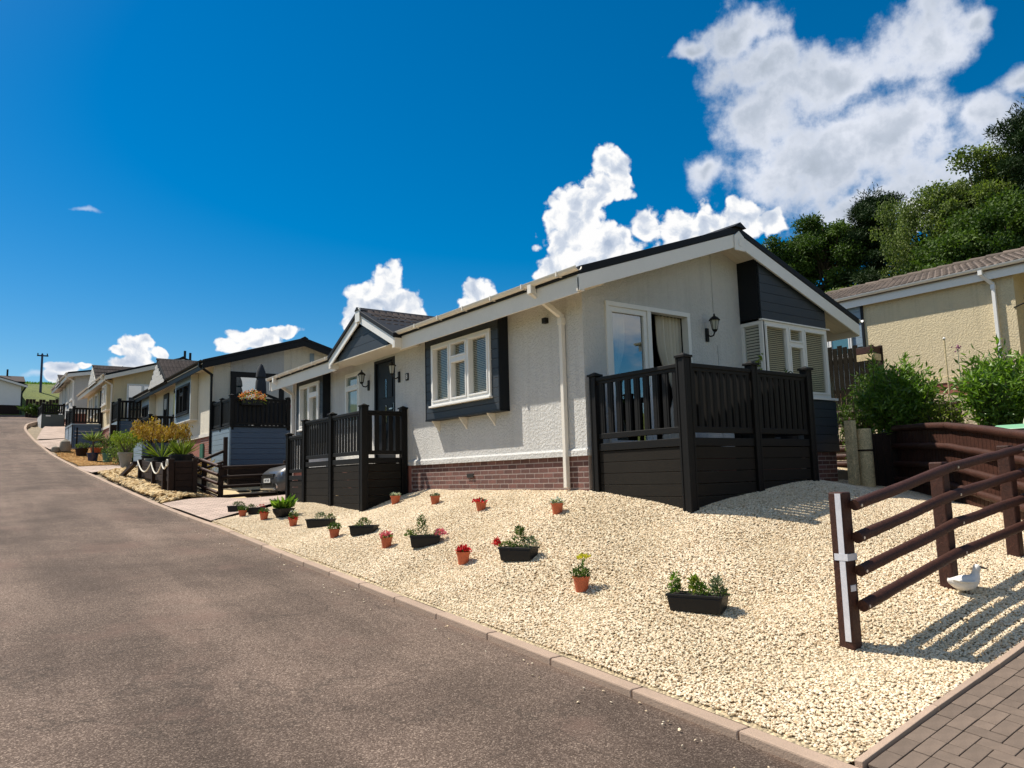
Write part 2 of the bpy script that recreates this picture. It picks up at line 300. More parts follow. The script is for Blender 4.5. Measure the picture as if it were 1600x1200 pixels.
M = dict(
 stucco=mat('pebbled_render_off_white', (.60, .59, .565), .9, .05, 1.2, fn=stucco_fn),
 stucco_grey=mat('render_light_grey', (.50, .50, .49), .9, .05, 1.2, fn=stucco_fn),
 stucco_cream=mat('render_cream', (.66, .55, .35), .9, .05, 1.2, fn=stucco_fn),
 stucco_pale=mat('render_pale_cream', (.70, .65, .54), .9, .04, 1.2, fn=stucco_fn),
 upvc=mat('white_plastic', (.78, .76, .72), .35, .04, 2),
 upvc_dim=mat('cream_plastic_trim', (.76, .71, .63), .45, .05, 3),
 soffit=mat('soffit_board_cream', (.66, .60, .48), .6, .05, 2),
 clad_dark=mat('anthracite_cladding', (.022, .030, .040), .55, .12, 3, .15, 60),
 clad_edge=mat('anthracite_trim', (.008, .010, .013), .5, .1, 3, spec=.2),
 deck=mat('charcoal_deck_plastic', (.0065, .0058, .0052), .55, .12, 4, .1, 80, spec=.22),
 deckboard=mat('charcoal_skirt_board', (.019, .0165, .0135), .75, .14, 2, .2, 50, spec=.12),
 blue=mat('blue_grey_cladding', (.048, .088, .150), .5, .08, 2),
 bluegrey_and_sunlit=mat('pale_and_sunlit_blue_cladding', (.21, .28, .34), .5, .08, 2),  # paler copy for sunlit sides of the blue decks; also plain pale cladding
 sage=mat('dark_green_grey_panel', (.07, .085, .08), .5, .08, 2),
 brick=mat('red_brown_brick', (.140, .062, .050), .85, .22, 9, .5, 60, tintobj=.32),
 brick_far=mat('red_brick_far', (.24, .09, .065), .85, .2, 5, tintobj=.3),
 mortar=mat('mortar', (.42, .34, .30), .95, .15, 5, .5, 90),
 tile=mat('roof_tile_charcoal', (.060, .048, .045), .85, .25, 8, .4, 120, spec=.12, tintobj=.25),
 tile_brown=mat('roof_tile_brown', (.125, .095, .075), .85, .3, 8, .5, 90, tintobj=.3),
 roofdark=mat('roof_edge_black', (.007, .008, .010), .6, .1, 4, spec=.25),
 timber=mat('brown_stained_timber', (.050, .018, .011), .6, .2, 5, fn=wood_fn, spec=.3),
 timber_grey=mat('old_dark_timber', (.020, .017, .012), .9, .3, 5, fn=wood_fn, spec=.05),
 timber_dk=mat('dark_stained_and_shadowed_timber', (.022, .011, .007), .7, .25, 5, fn=wood_fn, spec=.25),
 timber_pale=mat('treated_pale_timber', (.62, .49, .27), .8, .2, 5, fn=wood_fn),
 kerb=mat('kerb_concrete', (.37, .27, .20), .9, .14, 2.5, .5, 90, tintobj=.07),
 asphalt=mat('worn_asphalt', (.1, .085, .07), .92, 0, fn=asphalt_fn, spec=.2),
 gravelbed=mat('gravel_bed_cream', (.50, .40, .25), .95, .1, 3, fn=gravelbed_fn),
 ground=mat('earth_and_stone_ground', (.30, .24, .16), .95, .2, 1, fn=gravelbed_fn),
 grass=mat('meadow_grass', (.1, .15, .03), .9, 0, fn=grass_fn),
 pave=mat('block_paving_far', C_PAVE, .9, 0, fn=blockpave_fn),
 paver=mat('paving_block', (.165, .122, .092), .9, .22, 9, .5, 200, tintobj=.14),
 joint=mat('paving_joint_sand', (.085, .062, .044), .95, .2, 20),
 terra=mat('terracotta_plastic', (.42, .095, .036), .6, .16, 12, tintobj=.2),
 black=mat('black_plastic', (.009, .009, .010), .5, .12, 6, spec=.28),
 soil=mat('potting_soil', (.03, .02, .014), 1, .3, 30, 1, 80),
 iron=mat('black_cast_metal', (.010, .010, .010), .55, .1, 6, spec=.25),
 lampglass=mat('lantern_glass', (.42, .42, .38), .15, .05, 5),
 steel=mat('brushed_metal', (.6, .6, .6), .3, .05, 5, metal=1),
 tape=mat('silver_tape', (.62, .62, .66), .45, .15, 6),
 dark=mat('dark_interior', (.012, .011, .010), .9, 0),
 blind=mat('beige_blind', (.60, .52, .37), .7, .06, 4),
 curtain=mat('white_curtain', (.62, .58, .50), .9, .05, 5),
 cream_curtain=mat('beige_curtain', (.66, .60, .50), .9, .05, 5),
 slab=mat('cream_paving_slab', (.60, .46, .26), .9, .12, 3, .3, 50),
 slate=mat('dark_grey_tile', (.060, .070, .078), .5, .2, 3),
 rope=mat('white_rope', (.70, .66, .56), .9, .1, 30),
 stone=mat('weathered_stone', (.25, .22, .17), .9, .25, 4, .6, 30),
 duck=mat('white_painted_stone', (.72, .70, .66), .6, .12, 12, .3, 60),
 beak=mat('duck_beak', (.10, .07, .05), .6, .1, 8),
 bark=mat('tree_bark', (.09, .07, .05), .95, .3, 4, .8, 20),
 glazegreen=mat('green_glazed_pot', (.06, .17, .12), .3, .1, 5),
 glazeblue=mat('blue_glazed_pot', (.012, .02, .07), .25, .1, 5),
 greystone=mat('grey_stone_pot', (.27, .26, .23), .85, .15, 6, .4, 50),
 carpaint=mat('dark_grey_car_paint', (.050, .050, .050), .4, .03, 3, metal=.1, coat=.6),
 rubber=mat('tyre_rubber', (.015, .015, .015), .8, .1, 8),
 plate=mat('number_plate_white', (.75, .75, .72), .5, .02, 3),
 headlamp=mat('headlight_glass', (.5, .52, .55), .08, .05, 6, metal=.7),
 greenlid=mat('green_plastic', (.16, .38, .22), .45, .06, 5),
 creamplastic=mat('cream_plastic', (.62, .58, .44), .45, .06, 5),
 umbrella=mat('dark_navy_fabric', (.020, .025, .033), .9, .1, 10),
)
GLASS = glassmat(); GLASS_CURT = glassmat('patio_glass', (.75, .78, .78), .22)
FROST = glassmat('frosted_green_glass', dark=(.07, .15, .15), base=.1); DGLASS = glassmat('dark_window_glass', dark=(.012, .014, .016), base=.12)
L_DARK = leafmat('leaf_dark_green', (.028, .060, .012), (.095, .15, .026), .25)
L_MID = leafmat('leaf_mid_green', (.04, .10, .014), (.20, .32, .04), .35, .38, .45)
L_LIGHT = leafmat('leaf_yellow_green', (.10, .16, .02), (.26, .30, .05), .3)
L_OLIVE = leafmat('leaf_olive_green', (.07, .105, .025), (.20, .25, .07), .3)
L_GOLD = leafmat('leaf_golden', (.26, .12, .02), (.46, .31, .06), .3)
L_SPIKE = leafmat('leaf_pale_green_spikes', (.12, .20, .06), (.36, .40, .16), .2)
L_PINE = leafmat('pine_needles', (.012, .030, .010), (.035, .065, .018), .05)
L_GREY = leafmat('leaf_grey_green', (.09, .12, .07), (.22, .26, .18), .2)
FL = {k: leafmat('petal_'+k, a, b, .2) for k, (a, b) in dict(red=((.45, .01, .015), (.65, .03, .05)), pink=((.55, .06, .16), (.75, .22, .32)), white=((.6, .6, .55), (.8, .8, .75)),
      yellow=((.55, .50, .04), (.75, .68, .08)), orange=((.6, .14, .03), (.75, .28, .08)), purple=((.28, .06, .22), (.4, .12, .32)), grey=((.22, .20, .14), (.35, .32, .24))).items()}
# ------------------------------------------------------------------ ground heights
ROADP = [(-40, -4.6), (-20, -3.25), (-8, -2.36), (0, -1.80), (2.46, -1.64), (5.23, -1.46), (8.4, -1.25), (11.05, -1.08), (16.61, -.68), (19.56, -.45), (23.42, -.08), (30.9, .64), (38.5, 1.46), (45.9, 2.52), (50.2, 3.30), (54, 3.92), (58, 4.47), (62, 4.93), (66, 5.28), (70, 5.56), (80, 6.35), (100, 7.95), (128, 9.5), (400, 12)]
_ry = np.array([p[0] for p in ROADP]); _rz = np.array([p[1] for p in ROADP])
_fy = np.linspace(-40, 400, 1761); _fz = np.interp(_fy, _ry, _rz); _k = np.hanning(15); _k /= _k.sum(); _fz2 = np.convolve(np.pad(_fz, 7, mode='edge'), _k, 'valid')
def zroad(y): return np.interp(y, _fy, _fz2)
def kerbx(y): return np.interp(y, [-40, 15, 50, 51.5, 54, 56.5, 60, 64], [4.08, 4.08, 2.92, 2.95, 3.15, 3.75, 5.0, 8.5])
CTRL = []
for y in (-12, -5, 0, 2.46, 4, 6, 8, 10, 12, 14, 16, 18, 20, 23, 26, 30, 34, 38, 42, 46, 50): CTRL.append((float(kerbx(y)), y, float(zroad(y))+.02))
CTRL += [(7, 8.3, -.22), (7, 10.5, -.21), (7, 12.5, -.22), (7, 16, -.24), (7, 19, -.3), (6.1, 13.1, -.56), (6.1, 14.6, -.48), (6.1, 16.1, -.44), (6.1, 17.1, -.42), (7.06, 6.12, -.46), (8.4, 6.12, -.26), (9.62, 6.12, -.17),
 (12.5, 7.46, -.24), (12.4, 6.96, -.31), (7.06, 7.9, -.22), (5.5, 3.29, -1.32), (7.12, 3.27, -1.06), (8.53, 3.22, -.92), (11.66, 5.1, -.55), (10.24, 3.7, -.68), (6.4, 2.5, -1.32), (8.5, 2.5, -1.04), (12, 2.5, -.62), (20, 2.5, .2),
 (6.4, -5, -1.8), (12, -5, -1.1), (20, -5, -.3), (13, 9, -.02), (13, 14, .1), (10, 20, -.1), (5.77, 21.5, -.42), (5.42, 23.4, -.02), (6.1, 20.3, -.42), (9, 21, -.2), (6.64, 23.8, .0), (9, 23.8, .2), (4.4, 20.6, -.20), (4.4, 23, .02), (4.4, 25.2, .20), (4.3, 27.5, .42), (6.64, 25.9, .6), (6.64, 32, .85), (6.64, 37, 1.35), (9, 30, 1),
 (4.6, 29, .66), (5.68, 39.85, 1.95), (5.68, 45, 2.6), (5.68, 49, 3.1), (5.26, 51.2, 3.5), (5.26, 58, 4.3), (9, 45, 2.9), (9, 55, 4.2), (4.4, 42.5, 1.85), (13, 20, .8), (13, 30, 1.8), (13, 40, 3), (13, 52, 4.6), (10, 12, 0)]
CT = np.array(CTRL)
def _tps(r2): return np.where(r2 > 1e-12, .5*r2*np.log(np.maximum(r2, 1e-12)), 0)
_n = len(CT); _A = np.zeros((_n+3, _n+3)); _d2 = ((CT[:, None, :2]-CT[None, :, :2])**2).sum(-1); _A[:_n, :_n] = _tps(_d2)+np.eye(_n)*.02
_A[:_n, _n] = 1; _A[:_n, _n+1:] = CT[:, :2]; _A[_n:, :_n] = _A[:_n, _n:].T
_w = np.linalg.solve(_A, np.r_[CT[:, 2], 0, 0, 0])
def zyard(x, y):
    x = np.asarray(x, float); y = np.asarray(y, float)
    d2 = (x[..., None]-CT[:, 0])**2+(y[..., None]-CT[:, 1])**2
    return _tps(d2)@_w[:_n]+_w[_n]+_w[_n+1]*x+_w[_n+2]*y
def sstep(v, a, b): t = np.clip((v-a)/(b-a), 0, 1); return t*t*(3-2*t)
def zg(x, y):
    """ground height anywhere"""
    x = np.asarray(x, float); y = np.asarray(y, float)
    kx = kerbx(y); road = zroad(y)-.045
    yard = zyard(np.clip(x, 2.9, 13), np.clip(y, -12, 58))
    far_r = zroad(y)+np.clip(x-kx, 0, 30)*.03*(1-sstep(y, 60, 85))
    yard = yard*(1-sstep(y, 55, 62))+far_r*sstep(y, 55, 62)
    yard = yard*(1-sstep(y, -12, -20))+road*sstep(y, -12, -20) if False else yard
    # terraces east of the first home, then the wooded hillside
    fadey = 1-sstep(y, 60, 85)
    east = fadey*(1.05*sstep(x, 14.6, 16.2)+.85*sstep(x, 17, 18.6)+np.clip(x-19, 0, 80)*.14)
    yard = yard+np.where(x > 13, east*sstep(x, 13.5, 15), 0)
    hill = 5.75*sstep(y, 98, 128)*(1-.0*x)
    z = np.where(x < kx-.06, road, yard)+hill
    left = np.where(x < -2.6, (x+2.6)*.03, 0); return z+np.maximum(left, -3)
def zg1(x, y): return float(zg(np.array([float(x)]), np.array([float(y)]))[0])
def sheet(name, pts_fn, nu, nv, m, dz, kind='structure', label=None, parent=None):
    """grid sheet: pts_fn(u,v) -> x,y ; height = ground + dz"""
    u, v = np.meshgrid(np.linspace(0, 1, nu), np.linspace(0, 1, nv), indexing='ij')
    x, y = pts_fn(u, v); z = zg(x, y)+dz
    P = np.stack([x, y, z], -1).reshape(-1, 3)
    idx = np.arange(nu*nv).reshape(nu, nv); f = np.stack([idx[:-1, :-1], idx[1:, :-1], idx[1:, 1:], idx[:-1, 1:]], -1).reshape(-1, 4)
    me = bpy.data.meshes.new(name); me.from_pydata(P.tolist(), [], f.tolist()); me.materials.append(m)
    me.polygons.foreach_set('use_smooth', [True]*len(me.polygons))
    o = bpy.data.objects.new(name, me); COL.objects.link(o)
    if me.polygons[0].normal.z < 0: me.flip_normals()
    if kind: o['kind'] = kind
    if label: o['label'] = label
    return o
def bil(p00, p10, p11, p01):
    a, b, c, d = map(np.array, (p00, p10, p11, p01))
    def fn(u, v):
        q = (a[:, None, None]*(1-u)*(1-v)+b[:, None, None]*u*(1-v)+c[:, None, None]*u*v+d[:, None, None]*(1-u)*v); return q[0], q[1]
    return fn
# ------------------------------------------------------------------ ground, road, kerb, paving
def build_ground():
    xs = np.unique(np.r_[np.linspace(-160, -10, 16), np.linspace(-10, 22, 81), np.linspace(22, 70, 41), np.linspace(70, 400, 16)])
    ys = np.unique(np.r_[np.linspace(-60, -6, 10), np.linspace(-6, 64, 141), np.linspace(64, 135, 60), np.linspace(135, 700, 20)])
    X, Y = np.meshgrid(xs, ys, indexing='ij'); Z = zg(X, Y)-.10
    n1, n2 = X.shape; idx = np.arange(n1*n2).reshape(n1, n2)
    f = np.stack([idx[:-1, :-1], idx[1:, :-1], idx[1:, 1:], idx[:-1, 1:]], -1).reshape(-1, 4)
    me = bpy.data.meshes.new('ground'); me.from_pydata(np.stack([X, Y, Z], -1).reshape(-1, 3).tolist(), [], f.tolist())
    me.materials.append(M['grass']); me.materials.append(M['ground'])
    c = np.array([[X[i, j], Y[i, j]] for i in range(n1-1) for j in range(n2-1)])
    mi = ((c[:, 0] > 2.5) & (c[:, 0] < 19) & (c[:, 1] > -3) & (c[:, 1] < 62)).astype(int); me.polygons.foreach_set('material_index', mi.tolist())
    me.polygons.foreach_set('use_smooth', [True]*len(me.polygons))
    o = bpy.data.objects.new('ground', me); COL.objects.link(o); o['kind'] = 'structure'
    # road: up the hill, then a junction bending right
    def rd(u, v):
        y = -30+v*100; kx = kerbx(y)-.11; x = -2.6+u*(kx+2.6); return x, y
    sheet('road', rd, 14, 260, M['asphalt'], 0)
    sheet('road', bil((-2.6, 70.4), (14, 70.4), (14, 103), (-12, 103)), 30, 60, M['asphalt'], .004)
    sheet('road', bil((2.9, 60.5), (40, 66), (40, 72), (-2.6, 70.5)), 60, 20, M['asphalt'], .008)
    sheet('gravel_bed', lambda u, v: (kerbx(2.5+v*13.2)-.02+u*(13-kerbx(2.5+v*13.2)), 2.5+v*13.2+u*(.0+v*2.2)), 90, 130, M['gravelbed'], 0)
    sheet('gravel_terrace', bil((12.9, 7.75), (14.8, 6.9), (14.8, 18), (12.9, 18)), 8, 40, M['gravelbed'], .03)
    sheet('driveway', bil((4.04, 15.7), (6.2, 17.4), (13, 21.5), (3.92, 19.62)), 40, 30, M['pave'], .034)
    sheet('driveway', lambda u, v: (4.13+u*9, 2.42-v*7), 40, 40, M['joint'], -.01)
    sheet('driveway', lambda u, v: (6.86+u*7, 2.42-v*7), 30, 30, M['pave'], .004)
    sheet('driveway', lambda u, v: (4.13+u*2.8, 1.19-v*6), 20, 30, M['pave'], .004)
    sheet('driveway', bil((3.59, 29.1), (7, 29.0), (7, 32.5), (3.49, 32.3)), 16, 16, M['pave'], .012)
    sheet('driveway', bil((3.22, 40.2), (5.6, 40.4), (5.6, 46), (3.05, 45.5)), 16, 16, M['pave'], .012)
    sheet('forecourt', bil((3.1, 46), (6, 46), (6, 58), (4.6, 58.5)), 16, 16, M['pave'], .012)
build_ground()
k0 = tag(bpy.data.objects.new('kerb', None), kind='structure'); COL.objects.link(k0)
def build_kerb():
    y = -6.0; n = 0
    while y < 60:
        L = .915; a = (float(kerbx(y)), y); b = (float(kerbx(y+L)), y+L)
        za, zb = float(zroad(a[1])), float(zroad(b[1])); t = .004
        d = Vector((b[0]-a[0], b[1]-a[1], 0)).normalized(); nrm = Vector((d.y, -d.x, 0))
        A = Vector((*a, za))+d*t; B = Vector((*b, zb))-d*t; A = A-nrm*.13; B = B-nrm*.13; j = random.uniform(-.004, .004)
        up = .016+j; w = .125
        mb = MB().hexa([A-Vector((0, 0, .2)), A+nrm*w-Vector((0, 0, .2)), B+nrm*w-Vector((0, 0, .2)), B-Vector((0, 0, .2)), A+Vector((0, 0, up)), A+nrm*w+Vector((0, 0, up)), B+nrm*w+Vector((0, 0, up)), B+Vector((0, 0, up))])
        part(mb, 'kerb_stone', M['kerb'], k0, bev=.012); y += L
build_kerb()
def build_paving():
    r = tag(bpy.data.objects.new('paved_drive', None), kind='structure'); COL.objects.link(r)
    sl = lambda x, y: zg1(x, y)+.012
    me = {}
    for k, (a, b) in dict(h=(.2, .1), v=(.1, .2)).items(): me[k] = MB().box(-a/2+.0022, a/2-.0022, -b/2+.0022, b/2-.0022, -.05, 0).mesh('paving_block', M['paver'])
    me['c'] = MB().box(-.0478, .0478, -.0478, .0478, -.05, 0).mesh('paving_block', M['paver'])
    def put(k, x, y):
        e = .05; gx = (sl(x+e, y)-sl(x-e, y))/(2*e); gy = (sl(x, y+e)-sl(x, y-e))/(2*e)
        piece(me[k], 'paving_block', r, (x, y, sl(x, y)+random.uniform(-.002, .0015)), (math.atan(gy)+random.uniform(-.006, .006), -math.atan(gx)+random.uniform(-.006, .006), random.uniform(-.006, .006)), bev=.004)
    for row in range(2):
        for i in range(17): put('h', 4.20+.2*i+(.1 if row else 0), 2.36-.1*row)
    put('c', 4.15, 2.26)
    # herringbone at right angles to the edge
    for i in range(-1, 26):
        for j in range(-1, 10):
            x = 4.10+.1*i; y = 1.21+.1*j; m = (i-j) % 4
            if m == 0:
                if i >= 0 and 0 <= j: put('h', x+.1, y+.05)
                elif i < 0 and 0 <= j: put('c', x+.15, y+.05)
            if m == 3 and i >= 0:
                if j < 0: put('c', x+.05, y+.15)
                elif j < 9: put('v', x+.05, y+.1)
                else: put('c', x+.05, y+.05)
    # thin edging strips beside the gravel
    x = 4.07
    while x < 11.5:
        za, zb = zg1(x, 2.46), zg1(x+.9, 2.46)
        mb = MB().hexa([(x+.004, 2.42, za-.15), (x+.896, 2.42, zb-.15), (x+.896, 2.47, zb-.15), (x+.004, 2.47, za-.15), (x+.004, 2.42, za+.028), (x+.896, 2.42, zb+.028), (x+.896, 2.47, zb+.028), (x+.004, 2.47, za+.028)])
        part(mb, 'edging_stone', M['kerb'], r, bev=.006); x += .9
build_paving()
# ------------------------------------------------------------------ scattered stones (geometry nodes)
def stones_mat(name, cols):
    m = bpy.data.materials.new(name); m.use_nodes = True; t = NT(m.node_tree); b = t.n['Principled BSDF']; b.inputs['Roughness'].default_value = .85
    at = t.new('ShaderNodeAttribute', attribute_name='tint', attribute_type='INSTANCER').outputs['Fac']
    c = t.ramp(at, [(i/(len(cols)-1), x) for i, x in enumerate(cols)])
    n = t.noise(t.new('ShaderNodeTexCoord').outputs['Object'], 25, 3, .6)
    ps = t.new('ShaderNodeNewGeometry').outputs['Position']
    c = t.vm('MULTIPLY', c, t.mix(t.mapr(t.noise(ps, .7, 4, .6), .35, .68), (.88, .86, .80, 1), (1.04, 1.03, 1.0, 1)))
    t.l.new(t.vm('MULTIPLY', c, t.vm('ADD', (0, 0, 0), t.mapr(n, .3, .7, .82, 1.15))), b.inputs['Base Color']); return m
def stones(name, outline, density, r, m, label, kind='stuff', dz=0, sub=1, flat=.65, step=.25, seed=0):
    """outline(u,v)->x,y ; stones scattered over the ground as one countless mass"""
    u, v = np.meshgrid(np.linspace(0, 1, 60), np.linspace(0, 1, 90), indexing='ij'); x, y = outline(u, v); z = zg(x, y)+dz
    # small lumps and raked hollows in the bed
    z = z+(.010+.010*np.sin(x*2.3+1.3*np.sin(y*1.7))*np.sin(y*2.9+x))
    idx = np.arange(60*90).reshape(60, 90); f = np.stack([idx[:-1, :-1], idx[1:, :-1], idx[1:, 1:], idx[:-1, 1:]], -1).reshape(-1, 4)
    me = bpy.data.meshes.new(name); me.from_pydata(np.stack([x, y, z], -1).reshape(-1, 3).tolist(), [], f.tolist())
    if me.polygons[0].normal.z < 0: me.flip_normals()
    o = bpy.data.objects.new(name, me); COL.objects.link(o); o['kind'] = kind; o['label'] = label; me.materials.append(m)
    g = bpy.data.node_groups.new(name, 'GeometryNodeTree'); g.interface.new_socket('Geometry', in_out='INPUT', socket_type='NodeSocketGeometry'); g.interface.new_socket('Geometry', in_out='OUTPUT', socket_type='NodeSocketGeometry')
    N = g.nodes; Lk = g.links; gi = N.new('NodeGroupInput'); go = N.new('NodeGroupOutput')
    dp = N.new('GeometryNodeDistributePointsOnFaces'); dp.inputs['Density'].default_value = density; dp.inputs['Seed'].default_value = seed
    Lk.new(gi.outputs[0], dp.inputs['Mesh'])
    ico = N.new('GeometryNodeMeshIcoSphere'); ico.inputs['Radius'].default_value = r; ico.inputs['Subdivisions'].default_value = sub
    sp = N.new('GeometryNodeSetPosition'); nz = N.new('ShaderNodeTexNoise'); nz.inputs['Scale'].default_value = .9/r; pos = N.new('GeometryNodeInputPosition'); Lk.new(pos.outputs[0], nz.inputs['Vector'])
    s1 = N.new('ShaderNodeVectorMath'); s1.operation = 'SUBTRACT'; Lk.new(nz.outputs['Color'], s1.inputs[0]); s1.inputs[1].default_value = (.5, .5, .5)
    s2 = N.new('ShaderNodeVectorMath'); s2.operation = 'SCALE'; Lk.new(s1.outputs[0], s2.inputs[0]); s2.inputs['Scale'].default_value = r*1.1
    Lk.new(ico.outputs[0], sp.inputs['Geometry']); Lk.new(s2.outputs[0], sp.inputs['Offset'])
    ip = N.new('GeometryNodeInstanceOnPoints'); Lk.new(dp.outputs['Points'], ip.inputs['Points']); Lk.new(sp.outputs[0], ip.inputs['Instance'])
    rr = N.new('FunctionNodeRandomValue'); rr.data_type = 'FLOAT_VECTOR'; rr.inputs['Min'].default_value = (-.6, -.6, 0); rr.inputs['Max'].default_value = (.6, .6, 6.28); Lk.new(rr.outputs[0], ip.inputs['Rotation'])
    rs = N.new('FunctionNodeRandomValue'); rs.data_type = 'FLOAT_VECTOR'; rs.inputs['Min'].default_value = (.55, .55, .45*flat); rs.inputs['Max'].default_value = (1.35, 1.1, 1.1*flat); Lk.new(rs.outputs[0], ip.inputs['Scale'])
    st = N.new('GeometryNodeStoreNamedAttribute'); st.data_type = 'FLOAT'; st.domain = 'INSTANCE'; st.inputs['Name'].default_value = 'tint'; rt = N.new('FunctionNodeRandomValue'); rt.data_type = 'FLOAT'
    Lk.new(rt.outputs[1], st.inputs['Value']); Lk.new(ip.outputs[0], st.inputs['Geometry'])
    sm = N.new('GeometryNodeSetMaterial'); sm.inputs['Material'].default_value = m; Lk.new(st.outputs[0], sm.inputs['Geometry']); Lk.new(sm.outputs[0], go.inputs[0])
    md = o.modifiers.new('stones', 'NODES'); md.node_group = g; return o
GRV = stones_mat('cream_gravel_stone', [(.50, .36, .21), (.74, .59, .41), (.82, .69, .51), (.87, .78, .61), (.70, .58, .43)])
ROCK = stones_mat('honey_rock', [(.30, .18, .07), (.55, .38, .17), (.66, .50, .27), (.50, .40, .25)])
ORG = stones_mat('orange_gravel', [(.34, .15, .03), (.55, .30, .08), (.60, .38, .14)])
def bank_low(u, v):
    y0 = 2.48+v*5.5; k = kerbx(y0)+.01; xr = np.interp(y0, [2.48, 5.6, 7.2, 7.98], [11.0, 12.4, 12.95, 12.9]); return k+u*(xr-k), y0
def bank_high(u, v):
    y0 = 7.94+v*7.75; k = kerbx(y0)+.01; return k+u*(7.06-k), y0+sstep(v, .35, 1)*u*1.75
stones('gravel', bank_low, 4300, .0128, GRV, 'pale cream gravel spread between the block paving and the patio deck')
stones('gravel', bank_high, 4300, .0128, GRV, 'pale cream gravel bank below the brick plinth and entrance deck')
stones('gravel', bil((12.98, 7.85), (14.7, 7.0), (14.7, 10.5), (13.0, 11)), 900, .018, GRV, 'pale sunlit gravel on the small terrace past the far corner of the nearest home', dz=.035)
stones('gravel', lambda u, v: (kerbx(2.4+v*13)-.55+u*.45, 2.4+v*13), 16, .011, GRV, 'stray gravel stones scattered on the road edge', seed=9)
stones('rocks', bil((3.98, 19.66), (5.6, 21.4), (5.0, 28.7), (3.78, 28.9)), 170, .075, ROCK, 'honey coloured rocks heaped along the kerb below the rope edged planter', sub=2, seed=3)
stones('orange_gravel', bil((3.62, 32.6), (5.4, 32.8), (5.3, 39.6), (3.3, 39.5)), 500, .03, ORG, 'orange gravel bed with pots beside the third home', seed=4)
# ------------------------------------------------------------------ wall-plane toolkit
class Plane:
    """W: faces -X at x=o, u runs along Y.  S: faces -Y at y=o, u runs along X.  d = distance out from the wall"""
    def __init__(s, k, o): s.k = k; s.o = o
    def p(s, u, d, z): return (s.o-d, u, z) if s.k == 'W' else (u, s.o-d, z)
    def box(s, mb, u0, u1, d0, d1, z0, z1):
        a = s.p(u0, d0, z0); b = s.p(u1, d1, z1); return mb.box(min(a[0], b[0]), max(a[0], b[0]), min(a[1], b[1]), max(a[1], b[1]), z0, z1)
    def rect(s, mb, u0, u1, d, z0, z1): return mb.face([s.p(u0, d, z0), s.p(u1, d, z0), s.p(u1, d, z1), s.p(u0, d, z1)])
    def panel(s, mb, u0, u1, z0, z1, holes, d=0, reveal=.09):
        us = sorted({u0, u1, *[h[0] for h in holes], *[h[1] for h in holes]}); zs = sorted({z0, z1, *[h[2] for h in holes], *[h[3] for h in holes]})
        for a, b in zip(us[:-1], us[1:]):
            for c, e in zip(zs[:-1], zs[1:]):
                if any(h[0] <= a and b <= h[1] and h[2] <= c and e <= h[3] for h in holes): continue
                s.rect(mb, a, b, d, c, e)
        for h in holes:
            for (q, w) in (((h[0], h[2]), (h[0], h[3])), ((h[1], h[2]), (h[1], h[3])), ((h[0], h[3]), (h[1], h[3])), ((h[0], h[2]), (h[1], h[2]))):
                mb.face([s.p(q[0], d, q[1]), s.p(w[0], d, w[1]), s.p(w[0], d-reveal, w[1]), s.p(q[0], d-reveal, q[1])])
def window(par, P, u0, u1, z0, z1, cols, d=0, th=.06, fm=None, gl=None, blind=None, slat=.035, back=True, fw=.055, name='window', sill=True, depth=.10, blind_gap=.04):
    """cols: list of (u_a,u_b,transom z or None). Frame in front of the wall plane by th; panes and blind are its sub-parts"""
    fm = fm or M['upvc']; gl = gl or GLASS; mb = MB(); f = d+th
    for (a, b, c, e) in ((u0, u1, z0, z0+fw), (u0, u1, z1-fw, z1), (u0, u0+fw, z0+fw, z1-fw), (u1-fw, u1, z0+fw, z1-fw)): P.box(mb, a, b, d-.0, f, c, e)
    panes = []
    for i, (a, b, tz) in enumerate(cols):
        if i: P.box(mb, a-fw*.5, a+fw*.5, d+.002, f+.001, z0+fw, z1-fw)
        ia = a+(fw if i == 0 else fw*.5); ib = b-(fw if i == len(cols)-1 else fw*.5)
        rows = [(z0+fw, z1-fw)] if not tz else [(z0+fw, tz-fw*.5), (tz+fw*.5, z1-fw)]
        if tz: P.box(mb, ia, ib, d+.003, f-.001, tz-fw*.5, tz+fw*.5)
        for r in rows: panes.append((ia, ib, *r))
    s = .032
    for (a, b, c, e) in panes:   # sash rails, a little proud
        for (q0, q1, r0, r1) in ((a, b, c, c+s), (a, b, e-s, e), (a, a+s, c+s, e-s), (b-s, b, c+s, e-s)): P.box(mb, q0+.001, q1-.001, d+.01, f+.012, r0, r1)
    if sill: P.box(mb, u0-.03, u1+.03, d, f+.04, z0-.035, z0-.002)
    w = part(mb, name, fm, par, bev=.004)
    for (a, b, c, e) in panes:
        m2 = MB(); P.box(m2, a+s, b-s, d+.03, d+.036, c+s, e-s); part(m2, 'pane', gl, w)
    if back and gl not in (FROST, DGLASS):
        m3 = MB(); P.rect(m3, u0+.01, u1-.01, d+.003, z0+.01, z1-.01); part(m3, 'backing', M['dark'], w)
    if blind:
        m4 = MB(); z = z1-fw-.03
        while z > z0+fw+.01:
            a0 = P.p(u0+fw, d+.006, z); a1 = P.p(u1-fw, d+.006, z); b1 = P.p(u1-fw, d+.026, z-slat*.8); b0 = P.p(u0+fw, d+.026, z-slat*.8)
            m4.face([a0, a1, b1, b0]); z -= slat
        part(m4, 'blind', blind, w)
    return w
